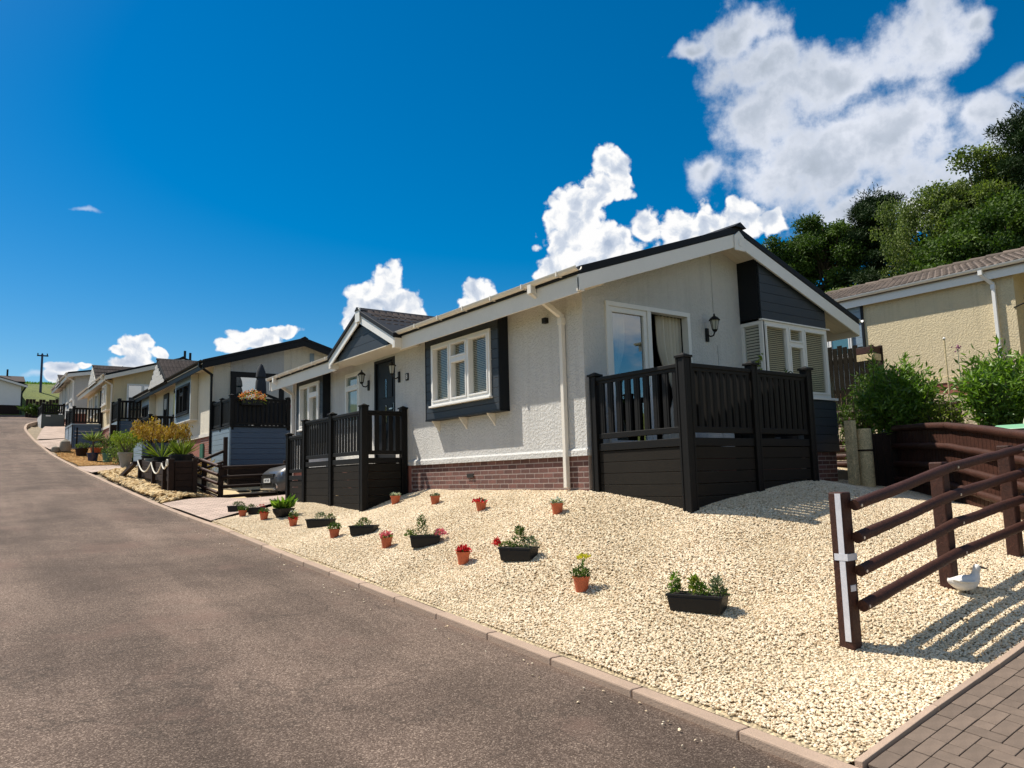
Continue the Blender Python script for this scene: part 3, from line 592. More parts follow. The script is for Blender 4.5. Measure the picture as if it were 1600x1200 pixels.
def boards(par, P, u0, u1, z0, z1, m, d=0, h=.15, th=.022, name='cladding_board', top=None, gap=.006, bev=.003, ztop_fn=None):
    """horizontal boards, each a part; ztop_fn(u) clips boards under a slope"""
    z = z0
    while z < z1-.01:
        e = min(z+h-gap, z1); mb = MB()
        if ztop_fn:
            n = 12; us = [u0+(u1-u0)*i/n for i in range(n+1)]; ok = [u for u in us if ztop_fn(u) > z+.01]
            if len(ok) >= 2:
                poly = [P.p(ok[0], d, z), P.p(ok[-1], d, z)]+[P.p(u, d, min(e, ztop_fn(u))) for u in reversed(ok)]
                nv = Vector(P.p(0, d+th, 0))-Vector(P.p(0, d, 0)); mb.prism(poly, nv); part(mb, name, m, par)
        else:
            P.box(mb, u0, u1, d, d+th, z, e); part(mb, name, m, par, bev=bev)
        z += h
def brickwork(par, P, u0, u1, ztop, zbot, m, d=.0, L=.225, H=.075, group_far=False):
    mb = MB(); P.box(mb, u0, u1, d-.12, d-.0025, zbot, ztop); part(mb, 'mortar_bed', M['mortar'], par)
    a = MB(); P2 = Plane(P.k, 0); P2.box(a, -L/2+.007, L/2-.007, -.10, 0, -H+.015, 0); full = a.mesh('brick', m)
    row = 0; z = ztop-.004
    while z-H > zbot-H*.5:
        u = u0-(L/2 if row % 2 else 0)
        while u < u1:
            a0, a1 = max(u, u0), min(u+L, u1)
            if a1-a0 > .06:
                if a1-a0 > L-.01:
                    q = P.p((a0+a1)/2, d, z); piece(full, 'brick', par, q)
                else:
                    c = MB(); P.box(c, a0+.007, a1-.007, d-.10, d, z-H+.015, z); part(c, 'brick', m, par)
            u += L
        z -= H; row += 1
def gutter(par, x, y0, y1, z, m, r=.055, sgn=-1, name='gutter', brackets=True):
    mb = MB(); n = 8; A = []; 
    for yy in (y0, y1):
        ring = []
        for i in range(n+1):
            t = math.pi+math.pi*i/n; ring.append((x+r*math.cos(t), yy, z+r*math.sin(t)))
        for i in range(n, -1, -1):
            t = math.pi+math.pi*i/n; ring.append((x+(r-.006)*math.cos(t), yy, z+(r-.006)*math.sin(t)))
        A.append(ring)
    b = len(mb.v); k = len(A[0]); mb.v += A[0]+A[1]
    for i in range(k): j = (i+1) % k; mb.f.append((b+i, b+j, b+k+j, b+k+i))
    mb.f.append(tuple(range(b, b+k))); mb.f.append(tuple(range(b+k, b+2*k)))
    g = part(mb, name, m, par, smooth=True)
    if brackets:
        y = y0+.4
        while y < y1:
            c = MB(); c.box(x-r-.006, x+r+.01, y-.012, y+.012, z-r-.008, z-r+.004).box(x-r-.008, x-r+.001, y-.012, y+.012, z-r, z+.008); part(c, 'bracket', m, g); y += .8
        y = y0+2.0
        while y < y1: c = MB(); c.cyl((x, y-.035, z), (x, y+.035, z), r+.006, n=16, caps=False); y += 4; part(c, 'joint', m, g, smooth=True) if False else None
    return g
def downpipe(par, x_out, y_out, z_out, x_w, y_w, z_el, z_bot, m, r=.034, n=8, sq=True):
    mb = MB()
    mb.box(x_out-.05, x_out+.05, y_out-.045, y_out+.045, z_out-.16, z_out)
    pts = [(x_out, y_out, z_out-.14), (x_w, y_w, z_el), (x_w, y_w, z_bot)]
    if sq: mb.bar(pts[0], pts[1], r*2, r*2, (0, 1, .01)); mb.box(x_w-r, x_w+r, y_w-r, y_w+r, z_bot, z_el+.03); mb.box(x_w-r-.01, x_w+r+.01, y_w-r-.01, y_w+r+.01, z_el-.12, z_el-.02)
    else: mb.tube(pts, r, 12); mb.cyl((x_w, y_w, z_el+.02), (x_w, y_w, z_el-.06), r+.008, n=12)
    return part(mb, 'downpipe', m, par, smooth=not sq, bev=.006 if sq else 0)
def roof(par, xe0, xe1, xr, y0, y1, ze0, ze1, zr, edge, verge, soffit, fascia_h=.2, edge_h=.10, verge_h=.2, front=True):
    """pitched roof, ridge along Y at xr"""
    for (xa, za) in ((xe0, ze0), (xe1, ze1)):
        mb = MB().prism([(xa, y0, za), (xr, y0, zr), (xr, y0, zr-edge_h), (xa, y0, za-edge_h)], (0, y1-y0, 0)); part(mb, 'roof_slope', edge, par, bev=.01)
        for (ya, dy) in ((y0+.012, .03), (y1-.042, .03)):
            mb = MB().prism([(xa, ya, za-edge_h-.003), (xr, ya, zr-edge_h-.003), (xr, ya, zr-edge_h-verge_h), (xa, ya, za-edge_h-verge_h)], (0, dy, 0)); part(mb, 'verge_board', verge, par, bev=.004)
        mb = MB().prism([(xa, y0+.05, za-edge_h-.02), (xr, y0+.05, zr-edge_h-.02), (xr, y0+.05, zr-edge_h-.04), (xa, y0+.05, za-edge_h-.04)], (0, y1-y0-.1, 0)); part(mb, 'soffit', soffit, par)
    mb = MB().prism([(xr-.13, y0-.02, zr-.03), (xr, y0-.02, zr+.045), (xr+.13, y0-.02, zr-.03)], (0, y1-y0+.04, 0)); part(mb, 'ridge_capping', edge, par)
def wave_tile(w, l, th=.018, amp=.017, waves=2):
    """pan tile: u across 0..w, down slope 0..l, normal +z ; rounded rolls and a thick lower edge"""
    mb = MB(); n = 6*waves; b = 0
    for (q, zz) in ((0, 0), (l, 0)):
        for i in range(n+1):
            u = w*i/n; h = amp*max(0, math.sin(2*math.pi*waves*i/n))**.8 if math.sin(2*math.pi*waves*i/n) > 0 else 0
            mb.v.append((u, q, h+(.048 if q else 0)))
    for i in range(n): mb.f.append((i, i+1, n+2+i, n+1+i))
    k = len(mb.v)
    for i in range(n+1): v = mb.v[n+1+i]; mb.v.append((v[0], v[1], v[2]-.05))
    for i in range(n): mb.f.append((n+1+i, n+2+i, k+i+1, k+i))
    return mb
def place_tiles(par, me, origin, uvec, dvec, nu, nd, w, l, skip=None, lap=.86):
    O, U, D = Vector(origin), Vector(uvec).normalized(), Vector(dvec).normalized(); Nn = U.cross(D)
    if Nn.z < 0: Nn = -Nn
    for j in range(nd):
        for i in range(nu):
            p = O+U*(w*i)+D*(l*lap*j)
            if skip and skip(p+U*w*.5+D*l*.5): continue
            R = Matrix((U, D, Nn)).transposed()
            o = bpy.data.objects.new('roof_tile', me); COL.objects.link(o); o.parent = par; o.location = p-wloc(par)+Nn*random.uniform(0, .003); o.rotation_euler = R.to_euler() if R.determinant() > 0 else Matrix((U, D, U.cross(D))).transposed().to_euler()
# ------------------------------------------------------------------ decks
def post_mesh(h, w=.12, m=None):
    mb = MB(); a = w/2
    mb.box(-a+.008, a-.008, -a+.008, a-.008, 0, h-.03)
    for sx in (-1, 1):
        for sy in (-1, 1): mb.box(sx*a-(.03 if sx > 0 else 0), sx*a+(0 if sx > 0 else .03), sy*a-(.03 if sy > 0 else 0), sy*a+(0 if sy > 0 else .03), 0, h-.028)
    return mb.mesh('post', m or M['deck'])
def cap_mesh(w=.16, m=None): return MB().box(-w/2, w/2, -w/2, w/2, 0, .03).hexa([(-w*.42, -w*.42, .028), (w*.42, -w*.42, .028), (w*.42, w*.42, .028), (-w*.42, w*.42, .028), (-.012, -.012, .06), (.012, -.012, .06), (.012, .012, .06), (-.012, .012, .06)]).mesh('post_cap', m or M['deck'])
CAP = cap_mesh()
def dpost(par, x, y, ztop, m=None, w=.12, zb=None):
    zb = (zg1(x, y)-.08) if zb is None else zb
    p = piece(post_mesh(ztop-zb, w, m), 'post', par, (x, y, zb), bev=.006); piece(CAP, 'post_cap', p, (x, y, ztop-.028), bev=.003); return p
def drail(par, a, b, zf, zr, m, nb=None, bw=.082, base=.10, open_=False, bt=.02):
    A, B = Vector((*a, 0)), Vector((*b, 0)); d = (B-A).normalized(); L = (B-A).length; A += d*.055; B -= d*.055; L -= .11
    Z = lambda z: Vector((0, 0, z))
    part(MB().bar(A+Z(zr-.03), B+Z(zr-.03), .085, .05).bar(A+Z(zr-.075), B+Z(zr-.075), .05, .045), 'top_rail', m, par, bev=.006)
    part(MB().bar(A+Z(zf+base), B+Z(zf+base), .05, .075), 'bottom_rail', m, par, bev=.006)
    nb = nb or int(L/.165); h = zr-.09-(zf+base+.03)
    me = MB().box(-bw/2, bw/2, -bt/2, bt/2, 0, h).box(-bw*.2, bw*.2, -bt/2-.004, bt/2+.004, 0, h).mesh('baluster', m)
    ang = math.atan2(d.y, d.x)
    for i in range(nb):
        p = A+d*(L*(i+.5)/nb); piece(me, 'baluster', par, (p.x, p.y, zf+base+.03), (0, 0, ang))
def dskirt(par, a, b, zf, m, bm, zlow=None, h=.15, inset=.035, fascia=True):
    """fascia board under the deck edge and horizontal skirt boards down to the ground"""
    A, B = Vector((*a, 0)), Vector((*b, 0)); d = (B-A).normalized(); n = Vector((d.y, -d.x, 0)); A += d*.06; B -= d*.06
    if fascia: part(MB().bar(A+Vector((0, 0, zf-.05)), B+Vector((0, 0, zf-.05)), .06, .10), 'fascia_board', m, par, bev=.005)
    z = zf-.105; zl = min(zg1(a[0], a[1]), zg1(b[0], b[1]))-.05 if zlow is None else zlow
    while z > zl:
        part(MB().bar(A+Vector((0, 0, z-h/2)), B+Vector((0, 0, z-h/2)), .03, h-.006), 'skirt_board', bm, par, bev=.003); z -= h
def dfloor(par, x0, x1, y0, y1, z, m, along='x', w=.14):
    if along == 'x':
        y = y0
        while y < y1-.02: part(MB().box(x0, x1, y+.003, min(y+w, y1)-.003, z-.028, z), 'floor_board', m, par); y += w
    else:
        x = x0
        while x < x1-.02: part(MB().box(x+.003, min(x+w, x1)-.003, y0, y1, z-.028, z), 'floor_board', m, par); x += w
# ================================================================== the nearest home
G = 'park homes in a row up the hill'
H1 = root('park_home', (7, 7.86, -.22), 'nearest park home, off-white pebbled render, dark bay windows, white gutters, red-brown brick plinth', 'park home', G)
X0, X1, XR, Y0, Y1 = 7.0, 12.95, 9.97, 7.86, 19.4
ZE = 2.60
def build_h1():
    Wf, Sg = Plane('W', X0), Plane('S', Y0)
    rz = lambda x: (ZE+.17)+(x-6.5)*.3375 if x < XR else (ZE+.17)+(13.44-x)*.3375       # roof top line
    mb = MB()
    holes = [(13.58, 14.52, .40, 2.50), (15.27, 16.03, 1.25, 2.41)]
    Wf.panel(mb, Y0, Y1, .28, ZE+.12, holes)
    door = (7.43, 9.25, .42, 2.51)
    Sg.panel(mb, X0, X1, .28, ZE+.1, [door])
    mb.face([(X0, Y0, ZE+.1), (X1, Y0, ZE+.1), (X1, Y0, rz(X1)-.12), (XR, Y0, rz(XR)-.13), (X0, Y0, rz(X0)-.12)])
    mb.face([(X0, Y1, .28), (X1, Y1, .28), (X1, Y1, rz(X1)-.12), (XR, Y1, rz(XR)-.13), (X0, Y1, rz(X0)-.12)]); mb.face([(X1, Y0, .28), (X1, Y1, .28), (X1, Y1, ZE+.2), (X1, Y0, ZE+.2)])
    part(mb, 'wall', M['stucco'], H1)
    # bell cast trim at the foot of the render
    for P, a, b in ((Wf, Y0-.03, 12.95), (Wf, 17.1, Y1), (Sg, X0-.03, X1)):
        mb = MB(); q = [P.p(0, 0, .27), P.p(0, .035, .27), P.p(0, .035, .345), P.p(0, .012, .375), P.p(0, 0, .375)]
        q = [Vector(v) for v in q]
        if P.k == 'W': mb.prism([v+Vector((0, a, 0)) for v in q], (0, b-a, 0))
        else: mb.prism([v+Vector((a, 0, 0)) for v in q], (b-a, 0, 0))
        part(mb, 'base_trim', M['stucco'], H1)
    # brick plinth
    brickwork(H1, Wf, Y0, 12.95, .27, -.40, M['brick'], d=-.012)
    mb = MB(); Wf.box(mb, 12.96, Y1, -.3, -.02, -.6, .27); part(mb, 'plinth', M['brick_far'], H1)
    mb = MB(); Sg.box(mb, X0+.02, X1, -.2, -.05, -.5, .27); part(mb, 'plinth', M['brick_far'], H1)
    # air vent in the plinth
    mb = MB(); Wf.box(mb, 10.75, 10.95, 0, .012, .01, .075); part(mb, 'air_vent', M['dark'], H1)
    # roof
    for (xe, sg) in ((6.52, 1), (13.42, -1)):
        ze = ZE+.17
        part(MB().prism([(xe, 7.35, ze), (XR, 7.35, 3.93), (XR, 7.35, 3.82), (xe, 7.35, ze-.11)], (0, 12.5, 0)), 'roof_slope', M['roofdark'], H1, bev=.012)
        for ya in (7.362, 19.80):
            part(MB().prism([(xe, ya, ze-.113), (XR, ya, 3.817), (XR, ya, 3.60), (xe, ya, ze-.33)], (0, .035, 0)), 'verge_board', M['upvc'], H1, bev=.004)
        n = 4
        for i in range(n):     # soffit planks under the verge, parallel to it
            y = 7.40+i*.115
            part(MB().prism([(xe+.05*sg, y, ze-.20), (XR, y, 3.73), (XR, y, 3.712), (xe+.05*sg, y, ze-.218)], (0, .110, 0)), 'soffit_board', M['soffit'], H1)
    part(MB().prism([(9.82, 7.3, 3.90), (9.97, 7.3, 3.985), (10.12, 7.3, 3.90)], (0, 12.6, 0)), 'ridge_capping', M['roofdark'], H1)
    part(MB().prism([(9.85, 7.335, 3.52), (10.09, 7.335, 3.52), (10.09, 7.335, 3.76), (9.97, 7.335, 3.85), (9.85, 7.335, 3.76)], (0, .025, 0)), 'apex_plate', M['upvc'], H1, bev=.006)
    mb = MB().lathe([(.004, 0), (.03, .004), (.045, .006), (.05, 0)], 16); 
    mb.v = [(9.97+v[0], 7.333-v[2], 3.66+v[1]*1.4) for v in mb.v]; part(mb, 'emblem', M['upvc'], H1)
    # eaves on the road side : fascia, soffit, gutter, broken by the porch gable
    for a, b in ((7.40, 12.50), (15.50, 19.80)):
        part(MB().box(6.545, 6.57, a, b, 2.42, 2.70), 'fascia', M['upvc_dim'], H1, bev=.004)
        part(MB().box(6.57, 7.0, a, b, 2.585, 2.60), 'soffit', M['soffit'], H1)
        gutter(H1, 6.487, a-.08, b+.04, 2.755, M['upvc_dim'], .058)
    part(MB().box(6.46, 7.0, 12.55, 15.45, 2.545, 2.562), 'soffit', M['soffit'], H1)
    part(MB().box(6.52, 6.62, 7.37, 7.42, 2.44, 2.62), 'eaves_box_end', M['upvc_dim'], H1)
    part(MB().box(13.42, 13.45, 7.4, 19.8, 2.44, 2.7), 'fascia', M['upvc_dim'], H1)
    gutter(H1, 13.49, 7.34, 19.84, 2.755, M['upvc'], .058, brackets=False)
    # porch gable
    ax, az, yl, yr, ze2 = 6.40, 3.47, 15.50, 12.48, 2.70
    for (yy, s) in ((yl, 1), (yr, -1)):
        part(MB().prism([(ax, yy, ze2-.02), (ax, 14.0, az-.09), (ax, 14.0, az-.28), (ax, yy, ze2-.21)], (.03, 0, 0)), 'porch_verge_board', M['upvc'], H1, bev=.004)
        part(MB().prism([(ax-.03, yy+.06*s, ze2+.02), (ax-.03, 14.0, az), (ax-.03, 14.0, az-.09), (ax-.03, yy+.06*s, ze2-.07)], (2.6, 0, 0)), 'porch_roof_slope', M['roofdark'], H1, bev=.01)
        part(MB().box(ax+.002, 6.60, yy-.05, yy+.05, 2.45, 2.70), 'eaves_box_end', M['upvc_dim'], H1, bev=.004)
    part(MB().prism([(ax-.05, 13.9, az-.03), (ax-.05, 14.0, az+.045), (ax-.05, 14.1, az-.03)], (2.7, 0, 0)), 'porch_ridge', M['roofdark'], H1)
    part(MB().box(ax-.035, ax-.005, 13.89, 14.11, az-.27, az+.02), 'apex_plate', M['upvc'], H1, bev=.01)
    Pg = Plane('W', 6.49)
    boards(H1, Pg, 12.62, 15.38, 2.56, 3.40, M['clad_dark'], h=.19, name='porch_board', ztop_fn=lambda u: az-.25-abs(u-14)*.49)
    # porch tiles on the side seen from the road
    me = wave_tile(.30, .36, waves=2).mesh('roof_tile', M['tile']); s = math.hypot(1.52, .77); 
    mainroof = lambda x: ZE+.17+(x-6.5)*.3375
    place_tiles(H1, me, (6.50, 13.93, az+.0), (1, 0, 0), (0, -1.52, -.77), 8, 5, .285, .36, skip=lambda p: p.z < mainroof(p.x)-.02)
    # bay with three-light window
    bx, y0, y1, zb, zt = 6.81, 9.66, 12.02, 1.06, 2.585
    def bay(y0, y1, zb, w0, w1, cols, bl, brk):
        P = Plane('W', bx); wz0, wz1 = 1.30, 2.40
        for a, b in ((y0, y0+.03), (y1-.03, y1)):
            part(MB().box(bx-.002, X0, a, b, zb, zt), 'bay_side', M['clad_edge'], H1, bev=.004)
        part(MB().box(bx-.006, X0, y0, y1, zb-.02, zb+.012), 'bay_floor', M['clad_edge'], H1)
        part(MB().box(X0-.012, X0-.004, y0+.03, y1-.03, zb, zt), 'bay_back', M['dark'], H1)
        for z in (0,): boards(H1, P, y0+.03, y1-.03, zb+.01, wz0-.04, M['clad_dark'], d=-.03, h=.113, th=.028)
        boards(H1, P, y0+.03, w0-.006, wz0-.036, wz1, M['clad_dark'], d=-.03, h=.157, th=.026); boards(H1, P, w1+.006, y1-.03, wz0-.036, wz1, M['clad_dark'], d=-.03, h=.157, th=.026)
        boards(H1, P, y0+.03, y1-.03, wz1+.003, zt, M['clad_dark'], d=-.03, h=.12, th=.028)
        window(H1, P, w0, w1, wz0, wz1, cols, d=-.09, th=.115, blind=bl, slat=.030)
    bay(y0, y1, zb, 9.89, 11.77, [(9.89, 10.56, None), (10.56, 11.12, 2.05), (11.12, 11.77, None)], M['blind'], True)
    for y in (11.85, 10.93, 10.08): part(MB().prism([(6.84, y-.012, 1.04), (7.0, y-.012, 1.04), (7.0, y-.012, .84)], (0, .024, 0)), 'bay_bracket', M['upvc_dim'], H1)
    bay(16.88, 18.62, .95, 17.11, 18.37, [(17.11, 17.72, 2.1), (17.72, 18.37, None)], M['blind'], False)
    # bathroom window and front door in the recessed wall
    window(H1, Wf, 15.27, 16.03, 1.25, 2.41, [(15.27, 16.03, 2.07)], d=-.07, th=.08, gl=FROST)
    P = Wf; mb = MB(); u0, u1, z0, z1 = 13.58, 14.52, .40, 2.50
    for (a, b, c, e) in ((u0, u0+.06, z0, z1), (u1-.06, u1, z0, z1), (u0+.06, u1-.06, z1-.06, z1)): P.box(mb, a, b, -.08, .012, c, e)
    dr = part(mb, 'front_door', M['clad_edge'], H1, label='anthracite front door with a slim glazed strip', bev=.004)
    part_(P, dr, 'door_leaf', M['clad_edge'], u0+.065, u1-.065, -.07, -.03, z0+.02, z1-.065)
    for i, z in enumerate((.75, 1.28, 1.81)):
        part_(P, dr, 'door_panel', M['clad_edge'], u0+.48, u1-.17, -.029, -.015, z-.12, z+.26); part_(P, dr, 'door_panel', M['clad_edge'], u0+.17, u0+.36, -.029, -.015, z-.12, z+.26)
        part_(P, dr, 'door_light', GLASS, u0+.40, u0+.455, -.029, -.010, z-.12, z+.26)
    part_(P, dr, 'door_handle', M['steel'], u0+.10, u0+.235, .002, .022, 1.43, 1.455); part_(P, dr, 'handle_plate', M['steel'], u0+.09, u0+.12, -.029, -.016, 1.36, 1.56)
    part_(P, dr, 'threshold', M['upvc_dim'], u0, u1, -.08, .03, .375, .40)
    # patio door in the gable
    u0, u1, z0, z1 = door; P = Sg; mb = MB()
    for (a, b, c, e) in ((u0, u1, z1-.07, z1), (u0, u0+.07, z0, z1-.07), (u1-.07, u1, z0, z1-.07), (u0+.07, u1-.07, z0, z0+.06), (8.28, 8.36, z0+.06, z1-.07)): P.box(mb, a, b, -.09, .035, c, e)
    for (a, b, c, e) in ((u0+.07, 8.28, z1-.15, z1-.07), (u0+.07, u0+.14, z0+.06, z1-.15), (8.21, 8.28, z0+.06, z1-.15)): P.box(mb, a, b, -.05, .012, c, e)
    pd = part(mb, 'patio_door', M['upvc'], H1, label='white sliding patio door standing half open on a tied curtain', bev=.004)
    part_(P, pd, 'pane', GLASS_CURT, u0+.14, 8.21, -.03, -.022, z0+.06, z1-.15)
    part_(P, pd, 'handle', M['steel'], 8.24, 8.26, .013, .04, 1.30, 1.45)
    # room behind it
    mb = MB(); x0, x1, ya, yb, za, zb2 = 7.15, 9.6, 7.95, 9.8, .40, 2.56
    mb.face([(x0, yb, za), (x1, yb, za), (x1, yb, zb2), (x0, yb, zb2)]).face([(x0, ya, za), (x0, yb, za), (x0, yb, zb2), (x0, ya, zb2)]).face([(x1, ya, za), (x1, yb, za), (x1, yb, zb2), (x1, ya, zb2)]).face([(x0, ya, za), (x1, ya, za), (x1, yb, za), (x0, yb, za)]).face([(x0, ya, zb2), (x1, ya, zb2), (x1, yb, zb2), (x0, yb, zb2)])
    mb.face([(7.15, 7.952, za), (7.42, 7.952, za), (7.42, 7.952, zb2), (7.15, 7.952, zb2)])
    part(mb, 'room_interior', M['dark'], H1)
    def curtain(name, xa, xb, ytie, tie_x, m, yy):
        mb = MB(); n = 44; rows = 14; ids = []
        for j in range(rows+1):
            z = 2.45-(2.45-.46)*j/rows; t = j/rows
            s = math.exp(-((t-.62)/.22)**2)*ytie
            for i in range(n+1):
                x = xa+(xb-xa)*i/n; x = x+(tie_x-x)*s; mb.v.append((x, yy+.035*math.sin(i*.95)*(1-.3*s), z))
        for j in range(rows):
            for i in range(n): b = j*(n+1)+i; mb.f.append((b, b+1, b+n+2, b+n+1))
        part(mb, name, m, H1, smooth=True)
    curtain('curtain', 7.5, 7.95, .55, 7.50, M['curtain'], 8.02)
    curtain('curtain', 8.66, 9.20, .65, 9.16, M['cream_curtain'], 8.02)
    # gable bay : corner window, cladding above and below
    bx0, bx1, by = 10.55, 12.44, 7.44
    part(MB().box(bx0, bx1, by+.035, Y0, 2.47, 2.50), 'bay_head', M['upvc'], H1)
    ztf = lambda u: rz(u)-.145-.085
    P = Plane('S', by)
    mb = MB().prism([(bx0, by+.03, 2.47), (bx0, Y0, 2.47), (bx0, Y0, ztf(bx0)), (bx0, by+.03, ztf(bx0))], (.02, 0, 0)); part(mb, 'bay_cheek', M['clad_edge'], H1)
    boards(H1, P, bx0+.02, bx1-.0, 2.485, 3.6, M['clad_dark'], d=-.028, h=.155, th=.024, ztop_fn=ztf)
    part(MB().prism([(bx1, by+.03, 2.47), (bx1, Y0, 2.47), (bx1, Y0, ztf(bx1)), (bx1, by+.03, ztf(bx1))], (.02, 0, 0)), 'bay_cheek', M['clad_edge'], H1)
    part(MB().box(bx0-.03, bx1+.05, by-.035, by+.03, 2.462, 2.488), 'bay_head_trim', M['upvc'], H1, bev=.003)
    part(MB().box(bx0+.09, bx1+.02, by+.15, Y0+.002, .25, 2.46), 'bay_core', M['dark'], H1)
    window(H1, P, bx0+.02, bx1-.02, 1.24, 2.46, [(bx0+.02, 11.25, None), (11.25, 11.70, 2.13), (11.70, bx1-.02, None)], d=-.06, th=.07, blind=M['blind'], slat=.034)
    PW = Plane('W', bx0)
    mb = MB()
    for (a, b, c, e) in ((by-.01, by+.06, 1.24, 2.46), (Y0-.06, Y0, 1.24, 2.46), (by+.06, Y0-.06, 1.24, 1.30), (by+.06, Y0-.06, 2.40, 2.46)): PW.box(mb, a, b, -.06, .005, c, e)
    sw = part(mb, 'window', M['upvc'], H1, label='narrow side light of the gable bay with grey louvre blind', bev=.003)
    part_(PW, sw, 'pane', GLASS, by+.06, Y0-.06, -.03, -.024, 1.30, 2.40)
    z = 1.32; mbl = MB()
    while z < 2.39: mbl.face([PW.p(by+.065, -.045, z), PW.p(Y0-.065, -.045, z), PW.p(Y0-.065, -.034, z+.034), PW.p(by+.065, -.034, z+.034)]); z += .05
    part(mbl, 'louvre_blind', M['upvc_dim'], sw)
    part(MB().box(bx0-.02, bx1+.12, by-.06, Y0, 1.195, 1.238), 'bay_sill', M['upvc'], H1, bev=.004)
    boards(H1, Plane('S', by-.0), bx0, bx1+.1, .30, 1.19, M['clad_dark'], d=0, h=.148, th=.024)
    part(MB().box(bx0, bx1+.1, by+.002, Y0, .30, 1.19), 'bay_skirt_side', M['clad_edge'], H1)
    brickwork(H1, Plane('S', by+.03), 11.6, bx1+.07, .295, -.36, M['brick'], d=0)
    part(MB().box(bx0, bx1+.07, by+.16, Y0, -.4, .29), 'plinth', M['brick_far'], H1)
    part(MB().box(bx1+.062, bx1+.07, by+.04, Y0, -.4, .29), 'plinth_end', M['brick_far'], H1)
    # downpipes
    downpipe(H1, 6.487, 8.35, 2.75, 6.955, 8.27, 2.30, -.17, M['upvc_dim'])
    downpipe(H1, 6.487, 19.35, 2.75, 6.955, 19.30, 2.30, -.2, M['upvc'])
    # small black security light and cable on the gable
    part(MB().box(6.93, 7.0, 8.62, 8.70, 2.27, 2.35), 'junction_box', M['iron'], H1)
    part(MB().cyl((9.86, 7.855, 2.6), (9.86, 7.855, 3.74), .006, n=6).cyl((9.92, 7.855, .45), (9.92, 7.855, 2.05), .006, n=6), 'cable', M['stucco_grey'], H1)
def part_(P, par, name, m, u0, u1, d0, d1, z0, z1, **k):
    mb = MB(); P.box(mb, u0, u1, d0, d1, z0, z1); return part(mb, name, m, par, **k)
build_h1()
# lanterns
def lantern(P, u, z, label, side=1, sc=1.0):
    """z = centre of wall plate"""
    r = root('wall_lantern', P.p(u, 0, z), label, 'wall light', 'coach lanterns on the nearest home')
    def V(a, d, h): return P.p(u+a, d, z+h)
    mb = MB(); P.box(mb, u-.035, u+.035, 0, .03, z-.11, z+.11); part(mb, 'wall_plate', M['iron'], r, bev=.008)
    pts = [V(0, .03, .0), V(0, .08, -.035), V(0, .14, -.03), V(0, .175, .03)]
    part(MB().tube([Vector(p) for p in pts], .012, 8), 'arm', M['iron'], r, smooth=True)
    c = V(0, .175, .05); mb = MB().lathe([(.0, -.03), (.03, -.02), (.04, 0), (.045, .012)], 12, c); part(mb, 'base', M['iron'], r, smooth=True)
    gl = MB().lathe([(.040, .012), (.066, .165)], 6, c); part(gl, 'lamp_glass', M['lampglass'], r)
    fr = MB()
    for i in range(6):
        t = 2*math.pi*i/6; fr.cyl((c[0]+.042*math.cos(t), c[1]+.042*math.sin(t), c[2]+.012), (c[0]+.069*math.cos(t), c[1]+.069*math.sin(t), c[2]+.166), .0045, n=5)
    part(fr, 'frame', M['iron'], r)
    part(MB().lathe([(.088, .160), (.090, .168), (.06, .205), (.03, .225), (.02, .232), (.012, .25), (.016, .262), (.0, .28)], 12, c), 'cap', M['iron'], r, smooth=True)
    return r
WF, SG = Plane('W', X0), Plane('S', Y0)
lantern(WF, 14.78, 2.03, 'black coach lantern between the frosted bathroom window and the front door')
lantern(WF, 13.38, 2.04, 'black coach lantern right of the front door, beside the house number plaque')
lantern(SG, 9.66, 2.20, 'black coach lantern on the gable wall between patio door and corner bay')
def text_mesh(s, size, m, ext=.002):
    c = bpy.data.curves.new('txt', 'FONT'); c.body = s; c.size = size; c.extrude = ext; c.align_x = 'CENTER'; c.align_y = 'CENTER'
    o = bpy.data.objects.new('txt', c); COL.objects.link(o); bpy.context.view_layer.update()
    me = bpy.data.meshes.new_from_object(o.evaluated_get(bpy.context.evaluated_depsgraph_get())); bpy.data.objects.remove(o); me.materials.clear(); me.materials.append(m); me.name = 'lettering'; return me
pl = root('house_number_plaque', (6.99, 13.05, 2.0), 'small black house number plaque with white figure beside the front door lantern', 'house number')
part(MB().box(6.98, 6.999, 12.995, 13.105, 1.93, 2.075), 'plaque', M['iron'], pl, bev=.004)
piece(text_mesh('8', .13, M['upvc']), 'figure', pl, (6.977, 13.05, 2.002), (math.pi/2, 0, -math.pi/2))
